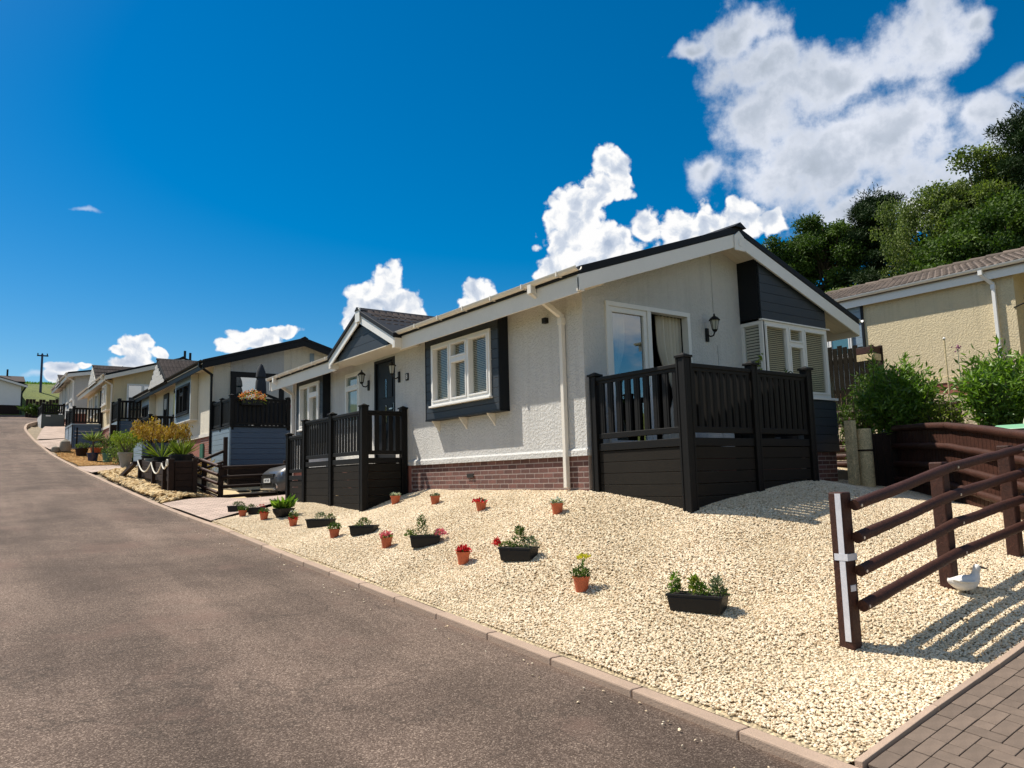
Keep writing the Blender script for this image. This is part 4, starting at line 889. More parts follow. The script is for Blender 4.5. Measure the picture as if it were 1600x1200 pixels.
# ------------------------------------------------------------------ decks of the nearest home
def build_decks1():
    d = root('patio_deck', (8.3, 7.0, -.2), 'raised charcoal deck before the half open patio door on the nearest home\'s gable', 'deck', 'railed decks of the park homes')
    zf, zr = .42, 1.335
    for (x, y, z) in ((7.06, 7.72, 1.38), (7.06, 6.12, 1.42), (8.38, 6.12, 1.41), (9.62, 6.12, 1.42)): dpost(d, x, y, z, w=.14 if (x, y) == (7.06, 6.12) else .12)
    drail(d, (7.06, 7.72), (7.06, 6.12), zf, zr, M['deck'], 9, bw=.088, bt=.036); dskirt(d, (7.06, 7.72), (7.06, 6.12), zf, M['deck'], M['deckboard'])
    for a, b in ((7.06, 8.38), (8.38, 9.62)): drail(d, (a, 6.12), (b, 6.12), zf, zr, M['deck'], 9, bw=.092, bt=.042); dskirt(d, (a, 6.12), (b, 6.12), zf, M['deck'], M['deckboard'])
    dpost(d, 9.62, 7.3, 1.42); drail(d, (9.62, 6.12), (9.62, 7.3), zf, zr, M['deck'], 7); dskirt(d, (9.62, 6.12), (9.62, 7.3), zf, M['deck'], M['deckboard'])
    dfloor(d, 7.08, 9.60, 6.15, 7.84, zf, M['deckboard'])
    d = root('entrance_deck', (6.5, 15, -.45), 'narrow charcoal deck with steps at the front door, facing the road on the nearest home', 'deck', 'railed decks of the park homes')
    zf, zr = .43, 1.33
    dpost(d, 6.1, 13.12, 1.42, w=.14); dpost(d, 6.1, 14.62, 1.38); dpost(d, 6.1, 16.1, 1.36); dpost(d, 6.1, 17.12, 1.12); dpost(d, 6.93, 13.12, 1.40)
    drail(d, (6.1, 14.62), (6.1, 13.12), zf, zr, M['deck'], 10); dskirt(d, (6.1, 14.62), (6.1, 13.12), zf, M['deck'], M['deckboard'])
    drail(d, (6.1, 16.1), (6.1, 14.62), zf, zr, M['deck'], 10); dskirt(d, (6.1, 16.1), (6.1, 14.62), zf, M['deck'], M['deckboard'])
    drail(d, (6.1, 17.12), (6.1, 16.1), .16, 1.06, M['deck'], 6); dskirt(d, (6.1, 17.12), (6.1, 16.1), .16, M['deck'], M['deckboard'])
    drail(d, (6.1, 13.12), (6.93, 13.12), zf, zr, M['deck'], 5); dskirt(d, (6.1, 13.12), (6.93, 13.12), zf, M['deck'], M['deckboard'])
    dfloor(d, 6.13, 6.97, 13.15, 16.1, zf, M['upvc_dim'], 'y')
    for i in range(3): part(MB().box(6.15, 6.97, 16.1+.3*i, 16.4+.3*i, -.3, .25-.18*i), 'step', M['deckboard'], d, bev=.01)
build_decks1()
# ================================================================== other homes of the row
def simple_home(name, label, x0, x1, xr, y0, y1, zg0, zb, ze, zr, wallm, edge, verge, trim, gm, oh=.45, gable_clad=None):
    H = root(name, (x0, y0, zg0), label, 'park home', G)
    xe0, xe1 = x0-.45, x1+.45; zl = ze+.14; s = (zr-zl)/(xr-xe0)
    rz = lambda x: zl+(x-xe0)*s if x < xr else zr-(x-xr)*(zr-zl)/(xe1-xr)
    mb = MB()
    mb.face([(x0, y0, zb), (x0, y1, zb), (x0, y1, ze+.1), (x0, y0, ze+.1)]).face([(x1, y0, zb), (x1, y1, zb), (x1, y1, ze+.1), (x1, y0, ze+.1)])
    for y in (y0, y1): mb.face([(x0, y, zb), (x1, y, zb), (x1, y, rz(x1)-.12), (xr, y, rz(xr)-.12), (x0, y, rz(x0)-.12)])
    part(mb, 'wall', wallm, H)
    part(MB().box(x0+.02, x1-.02, y0+.02, y1-.02, zg0-.6, zb+.01), 'plinth', M['brick_far'], H)
    part(MB().box(x0-.035, x0, y0-.035, y1, zb-.01, zb+.1).box(x0, x1, y0-.035, y0, zb-.01, zb+.1), 'base_trim', trim, H)
    roof(H, xe0, xe1, xr, y0-oh, y1+oh, zl, zl, zr, edge, verge, M['soffit'])
    part(MB().box(xe0+.03, xe0+.055, y0-oh+.05, y1+oh-.05, zl-.30, zl-.06), 'fascia', gm, H); part(MB().box(xe0+.056, x0, y0-oh+.06, y1+oh-.06, ze, ze+.014), 'soffit', M['soffit'], H)
    gutter(H, xe0-.02, y0-oh-.05, y1+oh+.05, zl-.02, gm, .055, brackets=False)
    return H, rz
def bay_box(H, x, y0, y1, zb, zt, dep, m, side, win, cols, fm, gl, trim, nb=.16, blind=None):
    P = Plane('W', x-dep)
    part(MB().box(x-dep+.001, x, y0, y0+.03, zb, zt), 'bay_side', side, H); part(MB().box(x-dep+.001, x, y1-.03, y1, zb, zt), 'bay_side', side, H)
    part(MB().box(x-dep, x, y0, y1, zb-.03, zb), 'bay_floor', trim, H); part(MB().box(x-.012, x-.004, y0, y1, zb, zt), 'bay_back', M['dark'], H)
    w0, w1, z0, z1 = win
    boards(H, P, y0+.03, y1-.03, zb, z0-.03, m, d=-.03, h=nb); boards(H, P, y0+.03, w0, z0-.03, z1, m, d=-.03, h=nb); boards(H, P, w1, y1-.03, z0-.03, z1, m, d=-.03, h=nb); boards(H, P, y0+.03, y1-.03, z1, zt, m, d=-.03, h=nb)
    window(H, P, w0, w1, z0, z1, cols, d=-.09, th=.11, fm=fm, gl=gl, blind=blind)
def dormer(H, xf, yc, hw, ze, zr, slope_x, slope_z, m_panel, verge, edge, tile_m, tiles=True, over=.25, n=(9, 5), dep=3.2):
    """gable facing the road over the front wall; roof runs back into the main slope"""
    for s in (1, -1):
        part(MB().prism([(xf, yc+s*hw, ze), (xf, yc, zr), (xf, yc, zr-.09), (xf, yc+s*hw, ze-.09)], (dep, 0, 0)), 'dormer_slope', edge, H)
        part(MB().prism([(xf-.02, yc+s*hw, ze-.09), (xf-.02, yc, zr-.09), (xf-.02, yc, zr-.16), (xf-.02, yc+s*(hw-.05), ze-.15)], (.012, 0, 0)), 'dormer_verge_board', verge, H)
    part(MB().prism([(xf-.03, yc-.1, zr-.02), (xf-.03, yc, zr+.05), (xf-.03, yc+.1, zr-.02)], (dep, 0, 0)), 'dormer_ridge', edge, H)
    k = (zr-ze)/hw
    boards(H, Plane('W', xf-.01), yc-hw+.08, yc+hw-.08, ze-.12, zr-.1, m_panel, h=.17, name='dormer_board', ztop_fn=lambda u: zr-.12-abs(u-yc)*k)
    part(MB().box(xf+.04, xf+.22, yc-hw+.02, yc+hw-.02, ze-.16, ze-.12), 'dormer_soffit', edge, H)
    if tiles:
        me = wave_tile(.30, .36, waves=2, amp=.008).mesh('roof_tile', tile_m)
        place_tiles(H, me, (xf+.02, yc-.06, zr+.01), (1, 0, 0), (0, -hw, -(zr-ze)), n[0], n[1], .285, .36*(math.hypot(hw, zr-ze)/(n[1]*.86*.36)), skip=lambda p: p.z < slope_z+(p.x-slope_x)*.33-.02)
# --- second home : charcoal trim, pale cream render
H2, rz2 = simple_home('park_home', 'second park home up the hill, pale cream render, black gutters and grey board dormer', 6.64, 12.55, 9.59, 25.9, 37.0, .6, 1.62, 3.92, 5.07, M['stucco_pale'], M['roofdark'], M['roofdark'], M['upvc_dim'], M['iron'])
def build_h2():
    H = H2; S = Plane('S', 25.9); Wp = Plane('W', 6.64)
    # gable : pale quoin panels and grey centre panel above glazed doors
    mb = MB(); mb.prism([(7.19, 25.885, 3.78), (9.01, 25.885, 3.78), (9.01, 25.885, rz2(9.01)-.16), (7.19, 25.885, rz2(7.19)-.16)], (0, .014, 0)); part(mb, 'gable_panel', M['stucco_grey'], H)
    for x in (9.30,): part(MB().box(x, x+.012, 25.88, 25.9, 1.8, 4.6), 'cover_strip', M['upvc_dim'], H)
    part(MB().box(9.95, 10.1, 25.87, 25.9, 1.8, 4.6), 'cover_strip', M['bluegrey_and_sunlit'], H)
    mb = MB()
    for (a, b, c, e) in ((7.19, 9.01, 3.60, 3.78), (7.19, 7.38, 1.78, 3.6), (8.84, 9.01, 1.78, 3.6), (8.06, 8.2, 1.78, 3.6), (7.38, 8.84, 1.78, 1.86)): S.box(mb, a, b, .002, .05, c, e)
    w = part(mb, 'patio_door', M['iron'], H, label='black framed glazed doors opening on the deck', bev=.004)
    part_(S, w, 'pane', glassmat('mirror_glass', dark=(.03, .05, .05), base=.42), 7.38, 8.06, .004, .02, 1.86, 3.6); part_(S, w, 'pane', DGLASS, 8.2, 8.84, .004, .02, 1.86, 3.6)
    bay_box(H, 6.64, 27.85, 30.3, 2.30, 3.90, .25, M['bluegrey_and_sunlit'], M['stucco_pale'], (28.05, 30.0, 2.55, 3.62), [(28.05, 28.9, None), (28.9, 29.4, 3.3), (29.4, 30.0, None)], M['iron'], DGLASS, M['upvc'])
    bay_box(H, 6.64, 35.1, 36.8, 2.30, 3.90, .25, M['bluegrey_and_sunlit'], M['stucco_pale'], (35.3, 36.6, 2.55, 3.5), [(35.3, 35.9, None), (35.9, 36.6, None)], M['iron'], DGLASS, M['upvc'])
    mb = MB(); Wp.box(mb, 32.45, 33.3, -.02, .05, 1.75, 3.72); dr = part(mb, 'front_door', M['iron'], H, bev=.004); part_(Wp, dr, 'door_light', DGLASS, 32.62, 33.12, .05, .06, 2.3, 3.5)
    mb = MB(); Wp.box(mb, 30.7, 31.45, -.02, .05, 1.75, 3.75); dr = part(mb, 'side_window', M['iron'], H, bev=.004); part_(Wp, dr, 'pane', DGLASS, 30.77, 31.38, .05, .06, 1.85, 3.68)
    dormer(H, 6.12, 32.3, 1.55, 4.07, 5.02, 6.2, 3.98, M['stucco_grey'], M['roofdark'], M['roofdark'], M['tile'], n=(11, 5), dep=3.4)
    downpipe(H, 6.17, 25.75, 4.0, 6.56, 25.8, 3.62, 1.0, M['iron'], r=.04, sq=False)
    part(MB().cyl((6.6, 25.86, .8), (6.6, 25.86, 3.3), .018, n=8), 'waste_pipe', M['upvc'], H)
    brickwork(H, Plane('W', 6.655), 25.93, 27.4, 1.60, .5, M['brick_far'], d=0)
    part(MB().box(6.60, 6.648, 26.9, 27.3, .8, 1.4), 'service_hatch', M['glazegreen'], H)
build_h2()
def build_deck2():
    d = root('patio_deck', (8, 24.8, .4), 'raised deck with blue-grey board cladding at the second home\'s gable, below the closed parasol', 'deck', 'railed decks of the park homes')
    zf, zr = 1.76, 2.66; a = (6.64, 25.8); b = (6.64, 23.72); c = (8.4, 23.72); e = (10.4, 23.72)
    dpost(d, *a, zr+.05, zb=zf-.1); dpost(d, 6.64, 24.75, zr+.05, zb=zf-.1); dpost(d, *b, zr+.07, zb=zf-.1); dpost(d, *c, zr+.05, zb=zf-.1); dpost(d, *e, zr+.05, zb=zf-.1)
    drail(d, a, (6.64, 24.75), zf, zr, M['deck'], 7); drail(d, (6.64, 24.75), b, zf, zr, M['deck'], 7); drail(d, b, c, zf, zr, M['deck'], 12); drail(d, c, e, zf, zr, M['deck'], 12)
    part(MB().box(6.75, 8.3, 23.76, 23.78, zf+.1, zr-.1), 'privacy_screen', M['umbrella'], d)
    z = zf-.02; me = None
    while z > .35:
        part(MB().box(6.59, 6.62, 23.72, 25.86, z-.158, z), 'cladding_board', M['bluegrey_and_sunlit'], d, bev=.004); part(MB().box(6.62, 10.4, 23.67, 23.70, z-.158, z), 'cladding_board', M['blue'], d, bev=.004); z -= .165  # road-facing side gets the paler copy: sunlight put into the board colour
    part(MB().box(6.575, 6.62, 23.655, 23.70, .3, zf-.01), 'corner_trim', M['bluegrey_and_sunlit'], d)
    part(MB().box(6.57, 6.66, 23.62, 25.86, zf-.02, zf+.03).box(6.66, 10.4, 23.62, 23.72, zf-.02, zf+.03), 'deck_edge', M['deck'], d, bev=.006)
    dfloor(d, 6.66, 10.4, 23.75, 25.85, zf, M['deckboard'])
    # small items on the deck
    u = root('closed_parasol', (7.8, 24.6, zf), 'closed dark garden parasol standing on the second home\'s deck', 'parasol')
    part(MB().cyl((7.8, 24.6, zf), (7.8, 24.6, 3.85), .022, n=8), 'pole', M['iron'], u)
    part(MB().lathe([(.03, 2.45), (.16, 2.55), (.19, 2.9), (.17, 3.3), (.13, 3.42), (.17, 3.45), (.15, 3.62), (.07, 3.83), (.015, 3.9)], 10, (7.8, 24.6, 0)), 'canopy', M['umbrella'], u, smooth=True)
    part(MB().box(7.6, 8.0, 24.4, 24.8, zf, zf+.07), 'base', M['iron'], u)
    st = root('wind_spinner', (8.55, 23.95, zf), 'pink and white spinner toy behind the second home\'s deck rail', 'ornament')
    part(MB().cyl((8.55, 23.95, zf), (8.55, 23.95, 2.42), .01, n=6), 'stake', M['iron'], st)
    part(MB().lathe([(0, -.06), (.05, -.03), (.06, 0), (.05, .03), (0, .06)], 10, (8.55, 23.95, 2.46)), 'spinner', FL['pink'], st)
    part(MB().lathe([(0, -.05), (.045, 0), (0, .05)], 10, (8.98, 23.95, 2.25)), 'ball', M['upvc'], st); part(MB().cyl((8.98, 23.95, zf), (8.98, 23.95, 2.2), .008, n=6), 'stake', M['iron'], st)
    d = root('entrance_deck', (5.9, 32, .8), 'entrance deck with charcoal rails along the front of the second home, sunlit blue side boards', 'deck', 'railed decks of the park homes')
    zf, zr = 1.74, 2.66
    P = [(5.7, 31.0), (5.7, 32.6), (5.7, 34.2)]
    for p in P: dpost(d, *p, zr+.05, zb=.6)
    dpost(d, 6.55, 31.0, zr+.05, zb=.6)
    drail(d, P[1], P[0], zf, zr, M['deck'], 9); drail(d, P[2], P[1], zf, zr, M['deck'], 9); drail(d, P[0], (6.55, 31.0), zf, zr, M['deck'], 6)
    dskirt(d, P[2], P[0], zf, M['deck'], M['blue'], zlow=.6); dskirt(d, P[0], (6.55, 31), zf, M['deck'], M['blue'], zlow=.6)
    dfloor(d, 5.72, 6.6, 31.0, 34.2, zf, M['deckboard'], 'y')
    z = 1.60; k = 0
    while z > .55:
        y1 = 31.2 if k else 30.9
        part(MB().box(5.2, 5.23, 29.62, y1, z-.152, z), 'side_board', M['bluegrey_and_sunlit'], d, bev=.004); z -= .158; k += 1  # paler blue stands for the sun on these road-facing boards
    part(MB().box(5.23, 5.7, 29.62, 31.2, .5, 1.35), 'step_block', M['blue'], d)
build_deck2()
# --- third home : cream
H3, rz3 = simple_home('park_home', 'third park home up the hill, yellow-cream render with white gutters and bay window', 5.68, 11.6, 8.64, 39.85, 49.0, 1.9, 2.87, 5.17, 6.32, M['stucco_cream'], M['roofdark'], M['upvc_dim'], M['upvc_dim'], M['upvc_dim'])
def build_h3():
    H = H3; S = Plane('S', 39.85); Wp = Plane('W', 5.68)
    window(H, S, 6.25, 7.75, 2.95, 4.92, [(6.25, 6.95, None), (6.95, 7.75, None)], fm=M['upvc'], gl=glassmat('mirror_glass'), back=False, name='patio_door')
    bay_box(H, 5.68, 40.25, 41.85, 3.72, 5.1, .22, M['stucco_cream'], M['stucco_cream'], (40.42, 41.7, 3.95, 4.95), [(40.42, 41.05, None), (41.05, 41.7, 4.65)], M['upvc'], DGLASS, M['upvc_dim'])
    window(H, Wp, 44.6, 45.6, 3.9, 4.95, [(44.6, 45.6, None)], gl=DGLASS); window(H, Wp, 46.4, 47.9, 3.8, 4.95, [(46.4, 47.1, None), (47.1, 47.9, None)], gl=DGLASS)
    mb = MB(); Wp.box(mb, 42.9, 43.8, 0, .05, 3.0, 4.95); part(mb, 'front_door', M['timber_dk'], H)
    dormer(H, 5.2, 43.4, 1.45, 5.3, 6.2, 5.2, 5.3, M['stucco_grey'], M['upvc_dim'], M['roofdark'], M['tile'], n=(9, 4), dep=3)
    downpipe(H, 5.2, 40.0, 5.25, 5.62, 39.95, 4.85, 2.0, M['upvc_dim'])
    brickwork(H, Plane('W', 5.695), 39.88, 41.6, 2.85, 2.0, M['brick_far'], d=0)
    d = root('patio_deck', (6.5, 39, 2), 'small deck with blue boards, sunlit side paler, at the gable of the third home', 'deck', 'railed decks of the park homes')
    zf, zr = 3.0, 3.92; a, b, c = (5.68, 39.7), (5.68, 38.0), (7.6, 38.0)
    for p in (a, b, c): dpost(d, *p, zr+.07, zb=1.9, w=.13)
    drail(d, a, b, zf, zr, M['deck'], 10); drail(d, b, c, zf, zr, M['deck'], 12); z = zf-.03
    while z > 2.45: part(MB().box(5.62, 5.65, 38.02, 39.7, z-.155, z), 'cladding_board', M['bluegrey_and_sunlit'], d); part(MB().box(5.7, 7.6, 37.94, 37.97, z-.155, z), 'cladding_board', M['blue'], d); z -= .162  # side boards paler than the front: sun painted into their colour
    dfloor(d, 5.7, 7.6, 38.0, 39.8, zf, M['deckboard'])
    d = root('entrance_deck', (5, 43.2, 1.8), 'tall entrance deck clad in blue-grey boards with charcoal rails at the third home', 'deck', 'railed decks of the park homes')
    zf, zr = 3.17, 4.0; a, b, c = (4.42, 46.0), (4.42, 43.0), (5.62, 43.0)
    for p in (a, (4.42, 44.5), b, c): dpost(d, *p, zr+.06, zb=1.8)
    drail(d, b, c, zf, zr, M['deck'], 8); drail(d, a, (4.42, 44.5), zf, zr, M['deck'], 9); drail(d, (4.42, 44.5), b, zf, zr, M['deck'], 9); z = zf-.03
    part(MB().box(4.34, 5.62, 42.9, 43.02, zf-.04, zf+.02).box(4.34, 4.44, 43.02, 46, zf-.04, zf+.02), 'deck_edge', M['bluegrey_and_sunlit'], d)
    while z > 1.6: part(MB().box(4.37, 4.40, 43.0, 46.0, z-.155, z), 'cladding_board', M['bluegrey_and_sunlit'], d); part(MB().box(4.40, 5.62, 42.94, 42.97, z-.155, z), 'cladding_board', M['blue'], d); z -= .162  # sunlit side painted in the paler blue, shaded front in the darker
    part(MB().box(4.55, 4.62, 42.92, 42.95, 1.6, 3.0), 'corner_post', M['deck'], d)
    dfloor(d, 4.44, 5.6, 43.0, 46, zf, M['deckboard'])
build_h3()
# --- fourth home : grey with white trim
H4, rz4 = simple_home('park_home', 'fourth and farthest park home of the row, light grey render with white trim and gutters', 5.26, 10.2, 7.7, 51.3, 60.0, 3.5, 4.42, 6.68, 7.30, M['stucco_grey'], M['roofdark'], M['upvc'], M['upvc'], M['upvc'])
def build_h4():
    H = H4; Wp = Plane('W', 5.26)
    for (u0, u1, z0) in ((52.0, 53.2, 5.3), (54.1, 55.3, 5.3), (56.4, 57.2, 4.9), (58.2, 59.4, 5.3)): window(H, Wp, u0, u1, z0, 6.5, [(u0, (u0+u1)/2, None), ((u0+u1)/2, u1, None)], gl=DGLASS)
    dormer(H, 4.8, 56.4, 1.3, 6.75, 7.3, 4.8, 6.75, M['stucco_grey'], M['upvc'], M['roofdark'], M['tile'], n=(6, 3), dep=2.4)
    downpipe(H, 4.78, 51.4, 6.75, 5.2, 51.4, 6.35, 4, M['upvc'])
    d = root('entrance_deck', (4.6, 55, 3.6), 'farthest deck, a dark green-grey clad box with charcoal rails beside the bend of the road', 'deck', 'railed decks of the park homes')
    zf, zr = 4.55, 5.18; a, b, c = (3.9, 57.0), (3.9, 54.0), (5.0, 54.0)
    for p in (a, b, c): dpost(d, *p, zr+.05, zb=2.9)
    drail(d, b, c, zf, zr, M['deck'], 8); drail(d, a, b, zf, zr, M['deck'], 14)
    part(MB().box(3.86, 5.02, 53.93, 53.97, 3.6, zf), 'front_panel', M['sage'], d); part(MB().box(3.83, 3.87, 53.97, 57, 3.6, zf), 'sunlit_side_panel', M['stucco_grey'], d)  # side panel's pale grey paints in the sun on that face
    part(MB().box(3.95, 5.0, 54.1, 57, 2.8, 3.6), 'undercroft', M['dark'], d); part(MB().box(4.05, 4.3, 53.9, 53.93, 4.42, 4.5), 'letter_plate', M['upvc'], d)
    dfloor(d, 3.9, 5.0, 54, 57, zf, M['deckboard'])
build_h4()
# --- cream home on the terrace to the right
HC = root('park_home', (19, 12, 1.9), 'cream rendered home on the higher terrace at the right, brown tiled roof and white gutter', 'park home')
def build_hc():
    W9 = Plane('W', 18.74); ya, yb = 6.66, 20.0; ze = 4.40; mb = MB()
    mb.face([(18.74, ya, 1.6), (18.74, yb, 1.6), (18.74, yb, ze+.1), (18.74, ya, ze+.1)]).face([(18.74, ya, 1.6), (20.2, ya, 1.6), (20.2, ya, ze+.1), (18.74, ya, ze+.1)]).face([(20.2, ya, 1.6), (20.2, -2, 1.6), (20.2, -2, ze+.1), (20.2, ya, ze+.1)])
    mb.face([(24.5, -2, 1.6), (20.2, -2, 1.6), (20.2, -2, ze), (22, -2, 5.3), (24.5, -2, ze)]).face([(24.5, yb, 1.6), (18.74, yb, 1.6), (18.74, yb, ze), (22, yb, 5.3), (24.5, yb, ze)]).face([(24.5, -2, 1.6), (24.5, yb, 1.6), (24.5, yb, ze), (24.5, -2, ze)])
    part(mb, 'wall', M['stucco_cream'], HC)
    part(MB().box(18.705, 18.74, ya, 10.2, 1.95, 2.07), 'base_trim', M['stucco_cream'], HC)
    part(MB().box(18.725, 24, ya+.01, yb, 1.0, 1.93), 'plinth', M['brick_far'], HC)
    zt, xt = 4.47, 18.55; zr, xr = 5.52, 22.05; s = (zr-zt)/(xr-xt)
    part(MB().prism([(xt, -2.4, zt-.02), (xr, -2.4, zr-.02), (xr, -2.4, zr-.12), (xt, -2.4, zt-.12)], (0, 23, 0)), 'roof_slope', M['tile_brown'], HC)
    part(MB().prism([(25.2, -2.4, zt-.02), (xr, -2.4, zr-.02), (xr, -2.4, zr-.12), (25.2, -2.4, zt-.12)], (0, 23, 0)), 'roof_slope', M['tile_brown'], HC)
    me = wave_tile(.33, .42, waves=2, amp=.03).mesh('roof_tile', M['tile_brown']); L = math.hypot(xr-xt, zr-zt)
    nd = 9; l = L/(nd*.86)*.98
    place_tiles(HC, wave_tile(.33, l, waves=2, amp=.03).mesh('roof_tile', M['tile_brown']), (xr-.05, 14.2, zr-.005), (0, -1, 0), (-(xr-xt), 0, -(zr-zt)), 30, nd, .33, l)
    n = 0; y = 4.2
    while y < 14.3: part(MB().cyl((xr, y, zr-.03), (xr, y+.42, zr-.015), .09, .10, n=10), 'ridge_tile', M['tile_brown'], HC, smooth=True); y += .42
    part(MB().box(18.60, 18.63, -2.3, 20.3, 4.16, 4.40), 'fascia', M['upvc'], HC); part(MB().box(18.63, 20.2, -2.3, 20.3, 4.30, 4.315), 'soffit', M['upvc'], HC)
    gutter(HC, 18.53, -2.4, 20.4, 4.44, M['upvc'], .065, brackets=False)
    downpipe(HC, 18.53, 7.22, 4.43, 18.68, 7.05, 4.05, 1.95, M['upvc'], r=.036)
    part(MB().box(18.70, 18.74, 10.14, 10.20, 1.9, 4.3), 'corner_trim', M['clad_edge'], HC)
    boards(HC, W9, 10.21, 13, 2.0, 4.3, M['bluegrey_and_sunlit'], h=.17)
    window(HC, W9, 10.48, 12.1, 2.9, 3.72, [(10.48, 11.1, None), (11.1, 12.1, None)], d=.03, th=.05, gl=FROST)
    lp = MB().lathe([(0, -.16), (.10, -.12), (.14, -.02), (.13, .08), (.04, .15), (0, .16)], 12, (18.45, 6.25, 3.55)); part(lp, 'satellite_dish', M['iron'], HC, smooth=True); part(MB().cyl((18.5, 6.3, 3.5), (18.74, 6.7, 3.45), .015, n=6), 'dish_arm', M['iron'], HC)
build_hc()
# --- white home across the top of the road
HW = root('park_home', (2, 104, 8.3), 'far white home at the top of the road with dark base and grey roof', 'park home')
def build_hw():
    xr = -1.2; S = Plane('S', 104.2); mb = MB()
    mb.face([(-8, 104.2, 9.75), (5.25, 104.2, 9.75), (5.25, 104.2, 12.0), (xr, 104.2, 13.9), (-8, 104.2, 12)]).face([(5.25, 104.2, 9.75), (5.25, 116, 9.75), (5.25, 116, 12.05), (5.25, 104.2, 12.05)]).face([(-8, 116, 9.75), (5.25, 116, 9.75), (5.25, 116, 12.0), (xr, 116, 13.9), (-8, 116, 12)])
    part(mb, 'wall', M['upvc'], HW); part(MB().box(-7.9, 5.2, 104.25, 116, 7.6, 9.76), 'plinth', M['timber_dk'], HW)
    roof(HW, -9.0, 5.85, xr, 103.7, 116.4, 12.15, 12.15, 14.25, M['roofdark'], M['upvc'], M['soffit'], verge_h=.25)
    part(MB().prism([(2.8, 105.5, 12.7), (2.8, 109, 13.75), (2.8, 112.5, 12.7)], (2.9, 0, 0)), 'cross_roof', M['tile'], HW)
    part(MB().cyl((4.0, 108.8, 13.6), (4.0, 108.8, 14.5), .10, n=8), 'flue', M['iron'], HW)
    part(MB().cyl((5.75, 104.3, 12), (5.35, 104.3, 11.3), .08, n=6).cyl((5.35, 104.3, 11.3), (5.35, 104.3, 8), .08, n=6), 'downpipe', M['iron'], HW)
build_hw()
# ================================================================== vegetation toolkit
def leaves(name, Pn, Dn, L, Wd, m, par=None, fold=.25, kind=None, tint=None):
    """each leaf a folded diamond: Pn base points, Dn directions, L lengths, Wd widths"""
    n = len(Pn); Pn = np.asarray(Pn, float); Dn = np.asarray(Dn, float); Dn = Dn/np.maximum(np.linalg.norm(Dn, axis=1, keepdims=True), 1e-6)
    r = rng.normal(size=(n, 3)); U = np.cross(Dn, r); U /= np.maximum(np.linalg.norm(U, axis=1, keepdims=True), 1e-6); Nn = np.cross(U, Dn)
    L = np.broadcast_to(L, (n,))[:, None]; Wd = np.broadcast_to(Wd, (n,))[:, None]
    a = Pn; b = Pn+Dn*L*.45+U*Wd*.5+Nn*Wd*fold; c = Pn+Dn*L-Nn*L*.08; d = Pn+Dn*L*.45-U*Wd*.5+Nn*Wd*fold
    V = np.stack([a, b, c, d], 1).reshape(-1, 3)
    if par is not None: V = V-np.array(wloc(par))
    me = bpy.data.meshes.new(name); me.vertices.add(4*n); me.vertices.foreach_set('co', V.ravel())
    me.loops.add(6*n); me.polygons.add(2*n); base = np.arange(n)[:, None]*4
    me.loops.foreach_set('vertex_index', (base+np.array([0, 1, 2, 0, 2, 3])).ravel()); me.polygons.foreach_set('loop_start', np.arange(2*n)*3); me.polygons.foreach_set('loop_total', np.full(2*n, 3))
    me.update(); me.validate()
    t = rng.random(n) if tint is None else tint
    at = me.attributes.new('tint', 'FLOAT', 'POINT'); at.data.foreach_set('value', np.repeat(t, 4))
    me.materials.append(m); o = bpy.data.objects.new(name, me); COL.objects.link(o)
    if par: o.parent = par
    if kind: o['kind'] = kind
    return o
def rdir(n, up=0.0): d = rng.normal(size=(n, 3)); d[:, 2] += up; return d/np.linalg.norm(d, axis=1, keepdims=True)
def branch(mb, a, b, r0, r1, sag=0, n=4, wob=.1):
    a, b = np.array(a, float), np.array(b, float); pts = [a+(b-a)*t+rng.normal(size=3)*wob*np.linalg.norm(b-a)*.15*math.sin(math.pi*t)+np.array([0, 0, -sag*t*t]) for t in np.linspace(0, 1, n+1)]
    for i in range(n): mb.cyl(pts[i], pts[i+1], r0+(r1-r0)*i/n, r0+(r1-r0)*(i+1)/n, n=7, caps=False)
    return pts[-1]
